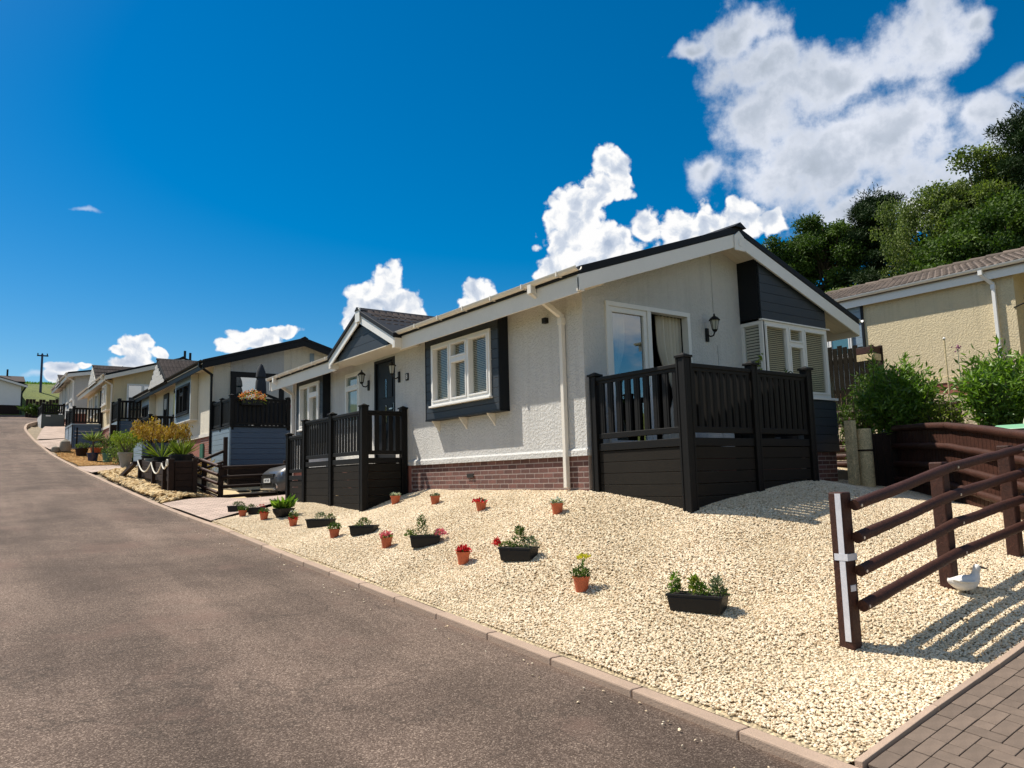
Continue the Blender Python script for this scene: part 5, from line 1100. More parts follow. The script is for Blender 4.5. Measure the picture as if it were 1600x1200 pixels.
def tree(name, label, x, y, h, cr, kind='broad', z0=None, nleaf=15000, crown0=.25, m=None, lean=(0, 0)):
    z0 = zg1(x, y)-.2 if z0 is None else z0
    h = h-z0 if h > 7 else h
    r = root(name, (x, y, z0), label, 'tree', 'trees on the slope behind the cream home'); tb = MB(); top = np.array([x+lean[0], y+lean[1], z0+h])
    b0 = np.array([x, y, z0]); tr = .02*h+.05
    branch(tb, b0, b0+(top-b0)*.9, tr, .04, n=8, wob=.25)
    clumps = []
    if kind == 'pine':
        nb = 22
        for i in range(nb):
            t = crown0+(1-crown0)*(i+.5)/nb; a = i*2.4+rng.random(); R = cr*(1-t*.72)*(.65+.5*rng.random()); p = b0+(top-b0)*t
            e = p+np.array([math.cos(a)*R, math.sin(a)*R, R*.22]); branch(tb, p, e, .06, .015, n=3)
            for s in np.linspace(.35, 1, 4): clumps.append((p+(e-p)*s+rng.normal(size=3)*.15, .34*cr*(.5+.3*rng.random()), .45))
        clumps.append((top-np.array([0, 0, .4]), .35*cr, 1.2))
    elif kind == 'birch':
        nb = 26
        for i in range(nb):
            t = crown0+(1-crown0)*(i+.5)/nb; a = i*2.4+rng.random(); R = cr*math.sin(math.pi*min(1, .25+.75*(1-t)))*(.6+.5*rng.random()); p = b0+(top-b0)*t
            e = p+np.array([math.cos(a)*R, math.sin(a)*R, R*.35]); branch(tb, p, e, .05, .012, n=3)
            for s in np.linspace(.4, 1, 3): clumps.append((p+(e-p)*s-np.array([0, 0, .35]), .36*cr*(.45+.5*rng.random()), 1.5))
        clumps.append((top-np.array([0, 0, .7]), .3*cr, 1.5))
    else:
        nb = 46
        for i in range(nb):
            d = rdir(1, .30)[0]; rr = (.45+.62*rng.random()**.7); c = b0+(top-b0)*(crown0+(1-crown0)*.52); sc = np.array([cr, cr, h*(1-crown0)*.5])
            e = c+d*sc*rr*.86; branch(tb, b0+(top-b0)*min(.8, crown0+.1+.3*rng.random()), e, .07, .015, n=3)
            clumps.append((e, cr*(.20+.19*rng.random()), .75))
    part(tb, 'trunk', M['bark'], r, smooth=True)
    C = np.array([c[0] for c in clumps]); R = np.array([c[1] for c in clumps]); Sq = np.array([c[2] for c in clumps]); w = R**2; w /= w.sum()
    k = rng.choice(len(clumps), nleaf, p=w); d = rdir(nleaf); rad = R[k]*rng.random(nleaf)**.42; lum = rng.normal(1, .14, nleaf)
    P = C[k]+d*(rad*lum)[:, None]*np.stack([np.ones(nleaf), np.ones(nleaf), Sq[k]], 1)
    ct = rng.random(len(clumps)); tint = np.clip(ct[k]*.6+rng.random(nleaf)*.4+.0, 0, 1)
    if kind == 'pine': L, Wd, D = .22, .055, d*.7+rdir(nleaf)+np.array([0, 0, .5])
    elif kind == 'birch': L, Wd, D = .13, .075, rdir(nleaf)*.6+np.array([0, 0, -1.0])
    else: L, Wd, D = .155, .105, d*.6+rdir(nleaf)
    leaves('crown', P, D, L*(.7+.6*rng.random(nleaf)), Wd, m or (L_PINE if kind == 'pine' else L_DARK), r, tint=tint)
    return r
tree('broadleaf_tree', 'dark broadleaf tree at the left end of the tree line, just above the near roof', 39.3, 26.6, 14.2, 2.5, nleaf=34000)
tree('broadleaf_tree', 'dark dense broadleaf tree with a rounded top, second from the left in the tree line', 41.0, 24.2, 15.2, 2.6, nleaf=36000)
tree('pine_tree', 'dark green pine with tufted flat top in the middle of the tree line', 41.5, 21.4, 15.1, 2.8, 'pine', nleaf=36000, crown0=.30)
tree('birch_tree', 'drooping pale green birch right of the flat topped pine', 39.6, 18.3, 13.7, 1.9, 'birch', nleaf=22000, m=L_OLIVE)
tree('birch_tree', 'slim leaning birch with sky gaps between two thicker trees', 38.4, 16.3, 13.6, 1.2, 'birch', nleaf=9000, m=L_OLIVE, lean=(.4, -.3))
tree('broadleaf_tree', 'olive green tree reaching above the birches, left of the tallest pine', 39.4, 15.0, 15.2, 2.1, nleaf=22000, m=L_OLIVE, crown0=.45)
tree('pine_tree', 'tallest black-green pine at the right edge of the picture', 39.0, 12.5, 15.9, 2.7, 'pine', nleaf=36000, crown0=.3)
tree('broadleaf_tree', 'dark tree filling the space below the tallest pine at the right edge', 36.0, 13.4, 11.6, 2.5, nleaf=34000)
tree('broadleaf_tree', 'dark tree in the gap between the drooping birch and the olive green tree', 40.5, 17.2, 11.8, 2.2, nleaf=24000)
for i, (x, y, h, c, lb) in enumerate(((33.5, 20.2, 4.3, 1.5, 'low bright green shrub tree peeping over the cream home\'s roof, left one'), (33.0, 18.2, 4.2, 1.4, 'low bright green shrub tree peeping over the cream home\'s roof, middle one'), (32.0, 13.6, 4.8, 2.0, 'low dark bushy tree peeping over the cream home\'s roof, right one'))):
    tree('shrub_tree', lb, x, y, h, c, nleaf=14000, crown0=.1, m=L_OLIVE if i < 2 else L_DARK)
# far trees behind the rise so that the horizon is not bare from other places
def bush(name, label, x, y, z, rx, ry, h, n, m, L, Wd, cat='bush', sprigs=(), nst=22, up=.6, group=None):
    r = root(name, (x, y, z), label, cat, group); tb = MB(); P = []; D = []; T = []
    for i in range(nst):
        a = rng.random()*6.28; q = rng.random()**.5; e = np.array([x+math.cos(a)*rx*q, y+math.sin(a)*ry*q, z+h*(1-.45*q*q)*(.72+.28*rng.random())]); b = np.array([x+math.cos(a)*rx*.25*q, y+math.sin(a)*ry*.25*q, z])
        branch(tb, b, e, .014, .005, n=3, wob=.2); m_ = n//nst; t = .12+.88*rng.random(m_)**.8; ct = rng.random()
        pp = b+(e-b)*t[:, None]+rng.normal(size=(m_, 3))*.085*np.array([1.3, 1.3, .8]); P.append(pp); dd = rdir(m_)+np.array([math.cos(a)*.4, math.sin(a)*.4, up]); D.append(dd); T.append(np.clip(ct*.5+rng.random(m_)*.5, 0, 1))
    for (sx, sy, sh) in sprigs:
        m_ = 60; t = rng.random(m_); b = np.array([x+sx, y+sy, z+h*.55]); e = np.array([x+sx, y+sy, z+sh]); branch(tb, b, e, .008, .004, n=2); P.append(b+(e-b)*t[:, None]); D.append(rdir(m_)+np.array([0, 0, .5])); T.append(.7+.3*rng.random(m_))
    part(tb, 'stems', M['bark'], r); P = np.concatenate(P); leaves('foliage', P, np.concatenate(D), L*(.6+.7*rng.random(len(P))), Wd*(.7+.6*rng.random(len(P))), m, r, tint=np.concatenate(T)); return r
bush('laurel_bush', 'large bright green leafy bush left of the other, behind the dark timber bed wall', 13.55, 6.75, .45, .80, .66, 1.42, 6800, L_MID, .13, .036, sprigs=((-.25, .35, 1.68), (.1, -.05, 1.6)), nst=40)
bush('laurel_bush', 'large bright green leafy bush at the right edge, below the cream home\'s downpipe', 13.35, 5.0, .40, .84, .72, 1.48, 7200, L_MID, .13, .036, sprigs=((.1, .1, 1.6),), nst=42)
bush('golden_shrub', 'low yellow-green shrub between the two large leafy bushes', 13.6, 6.15, .42, .35, .35, .95, 1600, L_LIGHT, .07, .03)
bush('shaded_shrub', 'shaded climbing shrub with small white flowers beside the corner bay', 14.6, 8.25, .2, .5, .4, 1.75, 1800, L_DARK, .09, .04)
bush('rambling_shrub', 'dark green foliage hanging over the slatted fence behind the corner bay', 16.4, 8.7, .9, .7, .5, 1.4, 2200, L_DARK, .12, .05)
# ------------------------------------------------------------------ log fences
FG = 'round rail fences'
def log_rail(par, a, b, r, m, name='rail'):
    mb = MB(); A, B = Vector(a), Vector(b); n = 10; seg = 6; d = (B-A).normalized(); u = d.orthogonal().normalized(); w = d.cross(u); rings = []
    for i in range(seg+1):
        c = A+(B-A)*i/seg; rr = r*(1+random.uniform(-.05, .05)); c = c+Vector((0, 0, random.uniform(-.004, .004)))
        for k in range(n): t = 2*math.pi*k/n; mb.v.append(tuple(c+(u*math.cos(t)+w*math.sin(t))*rr))
    for i in range(seg):
        for k in range(n): j = (k+1) % n; mb.f.append((i*n+k, i*n+j, (i+1)*n+j, (i+1)*n+k))
    mb.f.append(tuple(range(n))); mb.f.append(tuple(seg*n+k for k in range(n)))
    return part(mb, name, m, par, smooth=True)
def near_fence():
    r = root('log_rail_fence', (6.5, 3.25, -1.2), 'near brown fence of four round rails on square posts crossing gravel by the duck', 'fence', FG)
    px = [5.47, 7.10, 8.53, 10.0, 11.5]; m = M['timber']
    def gz(x): return zg1(x, 3.27)
    for i, x in enumerate(px):
        b = gz(x); h = 1.10 if i else 1.15
        p = part(MB().box(x-.06, x+.06, 3.21, 3.33, b-.1, b+h), 'post', m, r, bev=.012)
        if i == 0:
            part(MB().box(x-.064, x-.0605, 3.226, 3.272, b+.05, b+h-.01), 'tape_strip', M['tape'], p)
            part(MB().box(x-.062, x+.065, 3.203, 3.2095, b+.64, b+.69).box(x-.066, x-.0605, 3.203, 3.31, b+.64, b+.69), 'tape_band', M['tape'], p)
            part(MB().box(x-.045, x+.02, 3.204, 3.2095, b+.415, b+.46), 'tape_band', M['tape'], p)
    for i in range(4):
        x0, x1 = px[i], px[i+1]; z0, z1 = gz(x0), gz(x1)
        for k, hh in enumerate((1.05, .81, .565, .31)):
            e0 = (x0+.0 if i else x0+.02, 3.165, z0+hh); e1 = (x1, 3.165, z1+hh+.0)
            log_rail(r, e0, e1, .044, m)
            part(MB().cyl((x0+.045, 3.118, z0+hh), (x0+.045, 3.130, z0+hh), .011, n=8), 'bolt', M['steel'], r)
near_fence()
def mid_fence():
    r = root('log_rail_fence', (5.77, 21.5, -.42), 'corner of dark brown round rail fence beside the parked car and the rocks', 'fence', FG); m = M['timber']; md = M['timber_dk']
    c = (5.77, 21.5, -.42); f = (5.40, 23.4, -.02); 
    for (x, y, z, h) in ((*c, .98), (*f, .95), (5.58, 22.5, -.22, .95), (7.6, 21.6, -.3, .95), (9.4, 21.7, -.2, .95)): part(MB().box(x-.06, x+.06, y-.06, y+.06, z-.3, z+h), 'post', md, r, bev=.012)
    for hh in (.90, .66, .42, .17, .04): log_rail(r, (5.70, 21.5, c[2]+hh+.03), (5.34, 23.42, f[2]+hh), .047, m)
    for hh in (.88, .62, .36, .10): log_rail(r, (5.77, 21.42, c[2]+hh), (9.4, 21.6, c[2]+hh+.1), .047, md)
    r2 = root('log_rail_fence', (6.35, 23.45, .4), 'short dark post and rail run at the corner of the second home\'s deck', 'fence', FG)
    part(MB().box(6.36, 6.47, 23.42, 23.53, .2, 1.42), 'post', md, r2, bev=.012)
    for (a, b) in ((1.02, .62), (.70, .38)): log_rail(r2, (6.42, 23.48, a), (5.55, 23.7, b), .045, md)
    w = root('sleeper_wall', (8, 23.5, 0), 'dark sleeper retaining wall under the second home\'s deck', 'retaining wall')
    for k in range(4): part(MB().box(6.5, 10.4, 23.3, 23.55, -.3+.2*k, -.105+.2*k), 'sleeper', M['timber_dk'], w, bev=.01)
    sheet('patio_slabs', bil((5.95, 21.75), (9.5, 21.9), (9.5, 23.3), (5.6, 23.3)), 8, 8, M['slab'], .03)
    t = tag(bpy.data.objects.new('tiled_patio', None), kind='structure'); COL.objects.link(t)
    me = MB().box(-.19, .19, -.19, .19, -.02, 0).mesh('patio_tile', M['slate'])
    for i in range(8):
        for j in range(3): x, y = 6.75+.4*i, 22.0+.4*j; piece(me, 'patio_tile', t, (x, y, zg1(x, y)+.06))
mid_fence()
# ------------------------------------------------------------------ dark timber bed wall with half round rails
def bed_wall():
    pts = [(12.62, 6.95), (13.02, 6.62), (12.35, 5.85), (11.6, 5.12), (10.9, 4.45), (10.15, 3.72), (9.4, 3.0), (8.9, 2.5)]
    r = root('timber_bed_wall', (11.6, 5.1, -.6), 'long dark brown bed wall of upright boards with round rails below the leafy bushes', 'retaining wall')
    top = [.62, .66, .63, .58, .48, .36, .24, .14]
    part(MB().box(9.0, 15.0, 2.55, 2.62, -1.2, .05), 'end_sleeper', M['timber'], r, bev=.01)
    for (a, b, ta, tb) in zip(pts[:-1], pts[1:], top[:-1], top[1:]):
        A, B = Vector((*a, 0)), Vector((*b, 0)); d = (B-A); L = d.length; d.normalize(); n = Vector((-d.y, d.x, 0)); n = -n if n.x > 0 and n.y < 0 else n
        if n.dot(Vector((-1, 1, 0))) < 0: n = -n
        k = max(1, int(L/.115))
        for i in range(k):
            p = A+d*(L*(i+.5)/k); z0 = zg1(p.x, p.y)-.15; zt = ta+(tb-ta)*(i+.5)/k-.05
            q0 = p-d*(L/k*.5-.004); q1 = p+d*(L/k*.5-.004)
            part(MB().hexa([q0+Vector((0, 0, z0)), q1+Vector((0, 0, z0)), q1+n*.035+Vector((0, 0, z0)), q0+n*.035+Vector((0, 0, z0)), q0+Vector((0, 0, zt)), q1+Vector((0, 0, zt)), q1+n*.035+Vector((0, 0, zt)), q0+n*.035+Vector((0, 0, zt))]), 'board', M['timber'] if a != pts[0] else M['timber_dk'], r, bev=.006)  # first run in darker timber: the home's shadow put into its colour
        if a != pts[0]:
            for dz in (0, -.30, -.60, -.86):
                off = n*(.075 if dz else .05)
                za, zb = ta+dz, tb+dz
                if za > zg1(*a)-.1: log_rail(r, A+off+Vector((0, 0, za)), B+off+Vector((0, 0, zb)), .05 if dz else .055, M['timber'])
    p = root('timber_gate_post', (12.2, 6.85, -.33), 'pale weathered post and round log standing at the end of the dark bed wall', 'post')
    part(MB().box(12.04, 12.18, 6.88, 7.02, -.45, .80), 'square_post', M['timber_pale'], p, bev=.01)
    part(MB().cyl((12.36, 6.86, -.45), (12.36, 6.86, .66), .125, .12, n=18), 'round_log', M['timber_pale'], p, smooth=True)
    part(MB().lathe([(.130, 0), (.130, .03)], 18, (12.36, 6.86, .28)), 'band', M['timber_dk'], p)
    # earth of the raised bed behind the wall
    sheet('planting_bed', bil((13.1, 6.6), (9.05, 2.62), (15.0, 2.62), (15.2, 6.6)), 20, 20, M['soil'], 0, kind='structure')
bed_wall()
for o in bpy.data.objects:
    if o.name.startswith('planting_bed'):
        for v in o.data.vertices: v.co.z = float(np.interp(v.co.y, [2.6, 3.0, 3.7, 4.45, 5.1, 5.85, 6.6], [.06, .13, .25, .36, .44, .48, .5]))-.06
# steps of round logs and the slatted fence behind the corner bay
def back_steps():
    for i, (x, z0, z1) in enumerate(((14.9, .02, .60), (16.1, .55, 1.30))):
        r = root('log_step_wall', (x, 8.6, z0), ('lower' if i == 0 else 'upper')+' brown log retaining step behind the far corner of the nearest home', 'retaining wall', 'log retaining steps')
        z = z0
        k = 0
        while z < z1: log_rail(r, (x, 6.9 if i else 7.3, z+.07), (x, 12, z+.07), .075, M['timber'], 'log'); z += .155; k += 1
    st = root('sleeper_step', (13.2, 7.65, -.2), 'low dark sleeper step edging the small sunlit gravel terrace', 'step')
    part(MB().box(12.6, 14.9, 7.62, 7.74, -.42, -.03), 'sleeper', M['stone'], st, bev=.01)
    f = root('slatted_fence', (17, 9.6, 1.9), 'dark vertical board fence behind the corner bay, in front of the cream home', 'fence')
    y = 8.9; k = 0
    while y < 12.5:
        h = 2.80+.04*math.sin(k*2.1)+(y-9)*.13
        part(MB().box(17.0, 17.02, y, y+.115, 1.2, h), 'fence_board', M['timber_grey'], f); y += .13; k += 1
    part(MB().box(17.02, 17.07, 8.9, 12.5, 2.5, 2.58).box(17.02, 17.07, 8.9, 12.5, 1.8, 1.88), 'fence_rail', M['timber_dk'], f)
    b = root('compost_box', (16.6, 8.9, 2.2), 'small brown timber box at the end of the dark board fence', 'box')
    for k in range(2): part(MB().box(16.4, 16.43, 8.72, 9.12, 2.4+.16*k, 2.55+.16*k).box(16.43, 16.75, 8.72, 8.75, 2.4+.16*k, 2.55+.16*k), 'plank', M['timber'] if k else M['timber_pale'], b, bev=.005)
    part(MB().box(16.72, 16.78, 8.7, 8.78, 1.2, 2.75), 'post', M['timber_dk'], b)
back_steps()
def basket_stand():
    x, y, z = 13.02, 7.62+.35, -.02
    r = root('hanging_basket_stand', (x, y, z), 'slim black metal plant stand on splayed feet on the sunlit terrace', 'plant stand')
    pts = [Vector((x, y, z+.06)), Vector((x, y, z+1.35)), Vector((x-.04, y-.02, z+1.6)), Vector((x-.12, y-.05, z+1.68))]
    part(MB().tube(pts, .011, 8), 'pole', M['iron'], r, smooth=True)
    for a in (0, 2.1, 4.2): part(MB().tube([Vector((x, y, z+.1)), Vector((x+.09*math.cos(a), y+.09*math.sin(a), z+.05)), Vector((x+.12*math.cos(a), y+.12*math.sin(a), z))], .010, 6), 'foot', M['iron'], r, smooth=True)
    part(MB().tube([Vector((x, y, z+.75)), Vector((x-.10, y-.04, z+1.1)), Vector((x-.15, y-.05, z+1.3))], .008, 6), 'brace', M['iron'], r)
    n = 130; t = rng.random(n); P = np.stack([x+.16+.07*rng.normal(size=n)*(1-t*.6), y-.03+.05*rng.normal(size=n), z+.65+.8*t], 1); g = root('dried_grass_plant', (x+.16, y-.03, z+.6), 'bundle of long pale dried stalks hanging by the black plant stand', 'plant')
    leaves('stalks', P, np.tile([0, 0, 1.0], (n, 1))+rng.normal(size=(n, 3))*.12, .34, .012, FL['grey'], g)
basket_stand()
gb = root('garden_storage_box', (10.7, 3.9, .3), 'green lidded garden box with cream arched handle behind the timber bed wall', 'storage box')
part(MB().box(10.75, 11.5, 3.5, 4.2, .1, .44), 'body', M['creamplastic'], gb, bev=.02)
part(MB().hexa([(10.68, 3.42, .44), (11.58, 3.42, .44), (11.58, 4.28, .44), (10.68, 4.28, .44), (10.76, 3.5, .50), (11.5, 3.5, .52), (11.5, 4.2, .52), (10.76, 4.2, .50)]), 'lid', M['greenlid'], gb, bev=.015)
part(MB().tube([Vector((11.1, 3.82+.17*math.cos(t), .50+.17*math.sin(t))) for t in np.linspace(0, math.pi, 10)], .025, 8), 'handle', M['creamplastic'], gb, smooth=True)
gs = root('garden_stake', (13.6, 5.9, .4), 'thin stake with a pale knob and a pink flower toy between the bushes', 'ornament')
part(MB().cyl((13.55, 5.95, .4), (13.55, 5.95, 2.15), .012, n=6), 'stake', M['timber_pale'], gs); part(MB().lathe([(0, -.03), (.03, 0), (0, .03)], 10, (13.55, 5.95, 2.17)), 'knob', M['upvc'], gs, smooth=True)
leaves('flower', np.tile([13.55, 5.75, 1.98], (20, 1))+rng.normal(size=(20, 3))*.022, rdir(20), .035, .028, FL['purple'], gs); part(MB().cyl((13.55, 5.75, .9), (13.55, 5.75, 1.96), .005, n=5), 'stem', M['glazegreen'], gs)
# ------------------------------------------------------------------ pots and troughs on the gravel bank
def pot_prof(r, h): return [(0, 0), (r*.66, 0), (r*.68, .01), (r*.93, h*.86), (r*1.0, h*.86), (r*1.04, h), (r*.95, h), (r*.90, h*.9), (0, h*.88)]
def terra_pot(x, y, sc, kind, label, tilt=0):
    z = zg1(x, y)-.012; h, rr = .20*sc, .11*sc
    r = root('potted_plant', (x, y, z), label, 'plant pot', 'terracotta coloured pots on the gravel bank')
    mb = MB().lathe(pot_prof(rr, h), 28, (x, y, z))
    for i in range(0, len(mb.v)):   # fluted sides
        px, py, pz = mb.v[i]; a = math.atan2(py-y, px-x); q = 1+.012*math.cos(a*14)*(1 if .01 < pz-z < h*.85 else 0); mb.v[i] = (x+(px-x)*q, y+(py-y)*q, pz)
    part(mb, 'pot', M['terra'], r, smooth=True); part(MB().lathe([(rr*.92, h*.9), (0, h*.92)], 20, (x, y, z)), 'soil', M['soil'], r)
    plantin(r, x, y, z+h*.9, rr, kind, sc)
def plantin(r, x, y, z, rr, kind, sc=1, rx=None):
    rx = rx or rr
    def cl(name, n, hx, hy, hz, m, L, Wd, up=.7, cx=0, cy=0, z0=0, flat=False):
        t = rng.random(n); a = rng.random(n)*6.28; q = rng.random(n)**.5
        P = np.stack([x+cx+np.cos(a)*q*hx, y+cy+np.sin(a)*q*hy, z+z0+hz*t*(1-.5*q)], 1); D = rdir(n)*.8+np.stack([np.cos(a)*.5, np.sin(a)*.5, np.full(n, up)], 1)
        leaves(name, P, D, L*(.7+.6*rng.random(n)), Wd, m, r)
    fo = dict(green=L_MID, dark=L_DARK, grey=L_GREY)
    f = lambda n, hx, hz, m, **k: cl('foliage', n, hx, hx if 'hy' not in k else k.pop('hy'), hz, m, .05*sc, .022*sc, **k)
    if kind == 'yellow': f(150, rr*1.0, .13, L_DARK); f(40, rr*.3, .22, L_MID, cx=.03); cl('flowers', 60, .05, .05, .04, FL['yellow'], .035, .025, cx=.04, z0=.18)
    elif kind == 'red': f(60, rr*.8, .06, L_DARK); cl('flowers', 60, rr*.75, rr*.75, .09, FL['red'], .055, .04)
    elif kind == 'pink': f(70, rr*.9, .06, L_MID); cl('flowers', 70, rr*.9, rr*.9, .11, FL['pink'], .045, .03)
    elif kind == 'petunia': f(80, rr*.9, .06, L_GREY); cl('flowers', 34, rr*1.1, rr*1.1, .05, FL['red'], .05, .04, cx=-.03)
    elif kind == 'white': f(80, rr*.95, .06, L_GREY); cl('flowers', 50, rr*.9, rr*.9, .08, FL['white'], .035, .03)
    elif kind == 'dry': f(60, rr*.9, .05, L_GREY); cl('flowers', 30, rr*.9, rr*.9, .05, FL['grey'], .03, .03)
    elif kind == 'green': f(220, rr*1.15, .13, L_DARK)
    elif kind == 'greenfl': f(160, rr*1.1, .12, L_DARK); cl('flowers', 30, rr, rr, .05, FL['red'], .035, .03)
    elif kind == 'redwhite': f(150, rr*1.0, .18, L_DARK); cl('flowers', 40, rr, rr, .06, FL['red'], .04, .035); cl('blossom', 20, rr, rr, .1, FL['white'], .03, .025, z0=.1)
    elif kind == 'hosta':
        n = 42; a = rng.random(n)*6.28; P = np.stack([x+np.cos(a)*.05, y+np.sin(a)*.05, np.full(n, z)], 1); D = np.stack([np.cos(a), np.sin(a), .35+1.3*rng.random(n)], 1); leaves('foliage', P, D, .30*(.7+.5*rng.random(n)), .12, L_MID, r)
def trough(x, y, L, label, contents, ang=0.0, w=.22, h=.155):
    z = zg1(x, y)-.012; r = root('planter_trough', (x, y, z), label, 'planter', 'black plastic troughs on the gravel bank')
    c, s = math.cos(ang), math.sin(ang)
    def T(u, v, k): return (x+u*c-v*s, y+u*s+v*c, z+k)
    a, b = L/2, w/2; mb = MB(); q = .80
    mb.hexa([T(-a*.88, -b*q, 0), T(a*.88, -b*q, 0), T(a*.88, b*q, 0), T(-a*.88, b*q, 0), T(-a*.97, -b*.95, h-.02), T(a*.97, -b*.95, h-.02), T(a*.97, b*.95, h-.02), T(-a*.97, b*.95, h-.02)])
    body = part(mb, 'trough', M['black'], r, bev=.012); mb = MB()
    for (u0, u1, v0, v1) in ((-a, a, -b, -b+.018), (-a, a, b-.018, b), (-a, -a+.018, -b+.018, b-.018), (a-.018, a, -b+.018, b-.018)): mb.hexa([T(u0, v0, h-.022), T(u1, v0, h-.022), T(u1, v1, h-.022), T(u0, v1, h-.022), T(u0, v0, h), T(u1, v0, h), T(u1, v1, h), T(u0, v1, h)])
    part(mb, 'rim', M['black'], r, bev=.004); part(MB().hexa([T(-a*.94, -b*.85, h-.03), T(a*.94, -b*.85, h-.03), T(a*.94, b*.85, h-.03), T(-a*.94, b*.85, h-.03), T(-a*.94, -b*.85, h-.012), T(a*.94, -b*.85, h-.012), T(a*.94, b*.85, h-.012), T(-a*.94, b*.85, h-.012)]), 'soil', M['soil'], r)
    for (u, v, hz, hx, m, n, Lf) in contents:
        p = T(u, v, 0); t = rng.random(n); a_ = rng.random(n)*6.28; qq = rng.random(n)**.5
        P = np.stack([p[0]+np.cos(a_)*qq*hx*(1-.7*t)*.85, p[1]+np.sin(a_)*qq*hx*(1-.7*t)*.85, z+h-.01+hz*t*.82], 1); Lf = Lf*.85; D = rdir(n)*.8+np.stack([np.cos(a_)*.5, np.sin(a_)*.5, np.full(n, .7)], 1)
        leaves('flowers' if m in FL.values() else 'foliage', P, D, Lf*(.7+.6*rng.random(n)), Lf*(.5 if m in FL.values() else .32), m, r)
terra_pot(4.647, 15.683, 0.75, 'green', 'leftmost terracotta coloured pot, bushy green plant, beside the paved drive')
terra_pot(4.774, 14.740, 0.78, 'greenfl', 'terracotta coloured pot with dark red tinged plant, second from the paved drive')
terra_pot(4.873, 13.432, 0.75, 'redwhite', 'terracotta coloured pot with red and white flowers in front of the round hosta pot')
terra_pot(4.737, 11.253, 0.77, 'green', 'terracotta coloured pot with a green bushy plant in front of a black trough')
terra_pot(4.804, 9.607, 0.75, 'pink', 'terracotta coloured pot with bright pink flowers between two black troughs')
terra_pot(6.318, 12.273, 0.83, 'white', 'terracotta coloured pot with white flowers at the shaded corner of the entrance deck')
terra_pot(6.278, 10.802, 0.75, 'dry', 'terracotta coloured pot with a low withered grey plant below the brick plinth')
terra_pot(6.102, 9.188, 0.75, 'petunia', 'terracotta coloured pot with trailing red-pink petunias, nearest the middle of the brick plinth')
terra_pot(6.260, 7.654, 0.75, 'white', 'terracotta coloured pot with small whitish flowers below the white downpipe')
terra_pot(4.860, 7.723, 0.76, 'red', 'terracotta coloured pot with deep red flowers between two black troughs')
terra_pot(4.992, 5.767, 0.77, 'yellow', 'terracotta coloured pot with yellow flowers, nearest of the terracotta coloured pots')
trough(4.770, 16.554, 0.32, 'small black trough with grey-green plants behind the leftmost pot', [(0, 0, .10, .12, L_GREY, 90, .05), (.1, 0, .10, .10, L_DARK, 60, .05)], -0.60)
trough(4.943, 15.738, 0.32, 'small black trough with reddish plants, second from the paved drive', [(-.1, 0, .07, .12, L_DARK, 80, .05), (.1, 0, .07, .12, FL['red'], 30, .04)], -0.60)
trough(5.075, 12.644, 0.49, 'black trough with grey-green bedding plants, left of the middle of the bank', [(0, 0, .13, .16, L_GREY, 150, .05), (.2, 0, .10, .10, L_DARK, 100, .05)], -0.95)
trough(4.996, 10.743, 0.41, 'black trough with a low mound of green plants in the middle of the bank', [(0, 0, .13, .17, L_DARK, 200, .05), (.02, 0, .15, .08, FL['white'], 14, .03)], -0.85)
trough(5.018, 8.899, 0.40, 'black trough with a cone shaped green plant and coral flowers', [(-.05, 0, .32, .11, L_DARK, 220, .05), (-.2, 0, .08, .1, L_OLIVE, 100, .05), (.2, 0, .09, .12, FL['pink'], 110, .045), (.15, 0, .06, .1, L_MID, 60, .04)], -0.62)
trough(5.181, 7.051, 0.43, 'black trough with red bloom at its left end and upright green plants', [(.02, 0, .27, .11, L_DARK, 190, .06), (.17, 0, .14, .12, L_GREY, 140, .05), (-.29, 0, .10, .06, FL['red'], 46, .055), (-.15, 0, .06, .12, L_OLIVE, 90, .05)], -1.16)
trough(5.267, 4.549, 0.51, 'largest black trough with spiky green plants, nearest the camera on the bank', [(-.2, 0, .20, .06, L_MID, 90, .06), (-.2, 0, .10, .09, L_DARK, 70, .05), (-.02, 0, .17, .08, L_LIGHT, 110, .07), (.03, 0, .10, .12, L_MID, 80, .05), (.18, 0, .18, .08, L_GREY, 130, .06), (.2, 0, .08, .11, L_DARK, 70, .05)], -1.20)
_r = root('hosta_pot', (5.125, 14.656, zg1(5.125, 14.656)), 'round black bowl with a large leafed hosta near the end of the entrance deck', 'plant pot')
part(MB().lathe([(0, 0), (.13, 0), (.20, .10), (.21, .17), (.19, .17), (0, .14)], 20, tuple(_r.location)), 'pot', M['black'], _r, smooth=True); plantin(_r, _r.location.x, _r.location.y, _r.location.z+.15, .15, 'hosta')
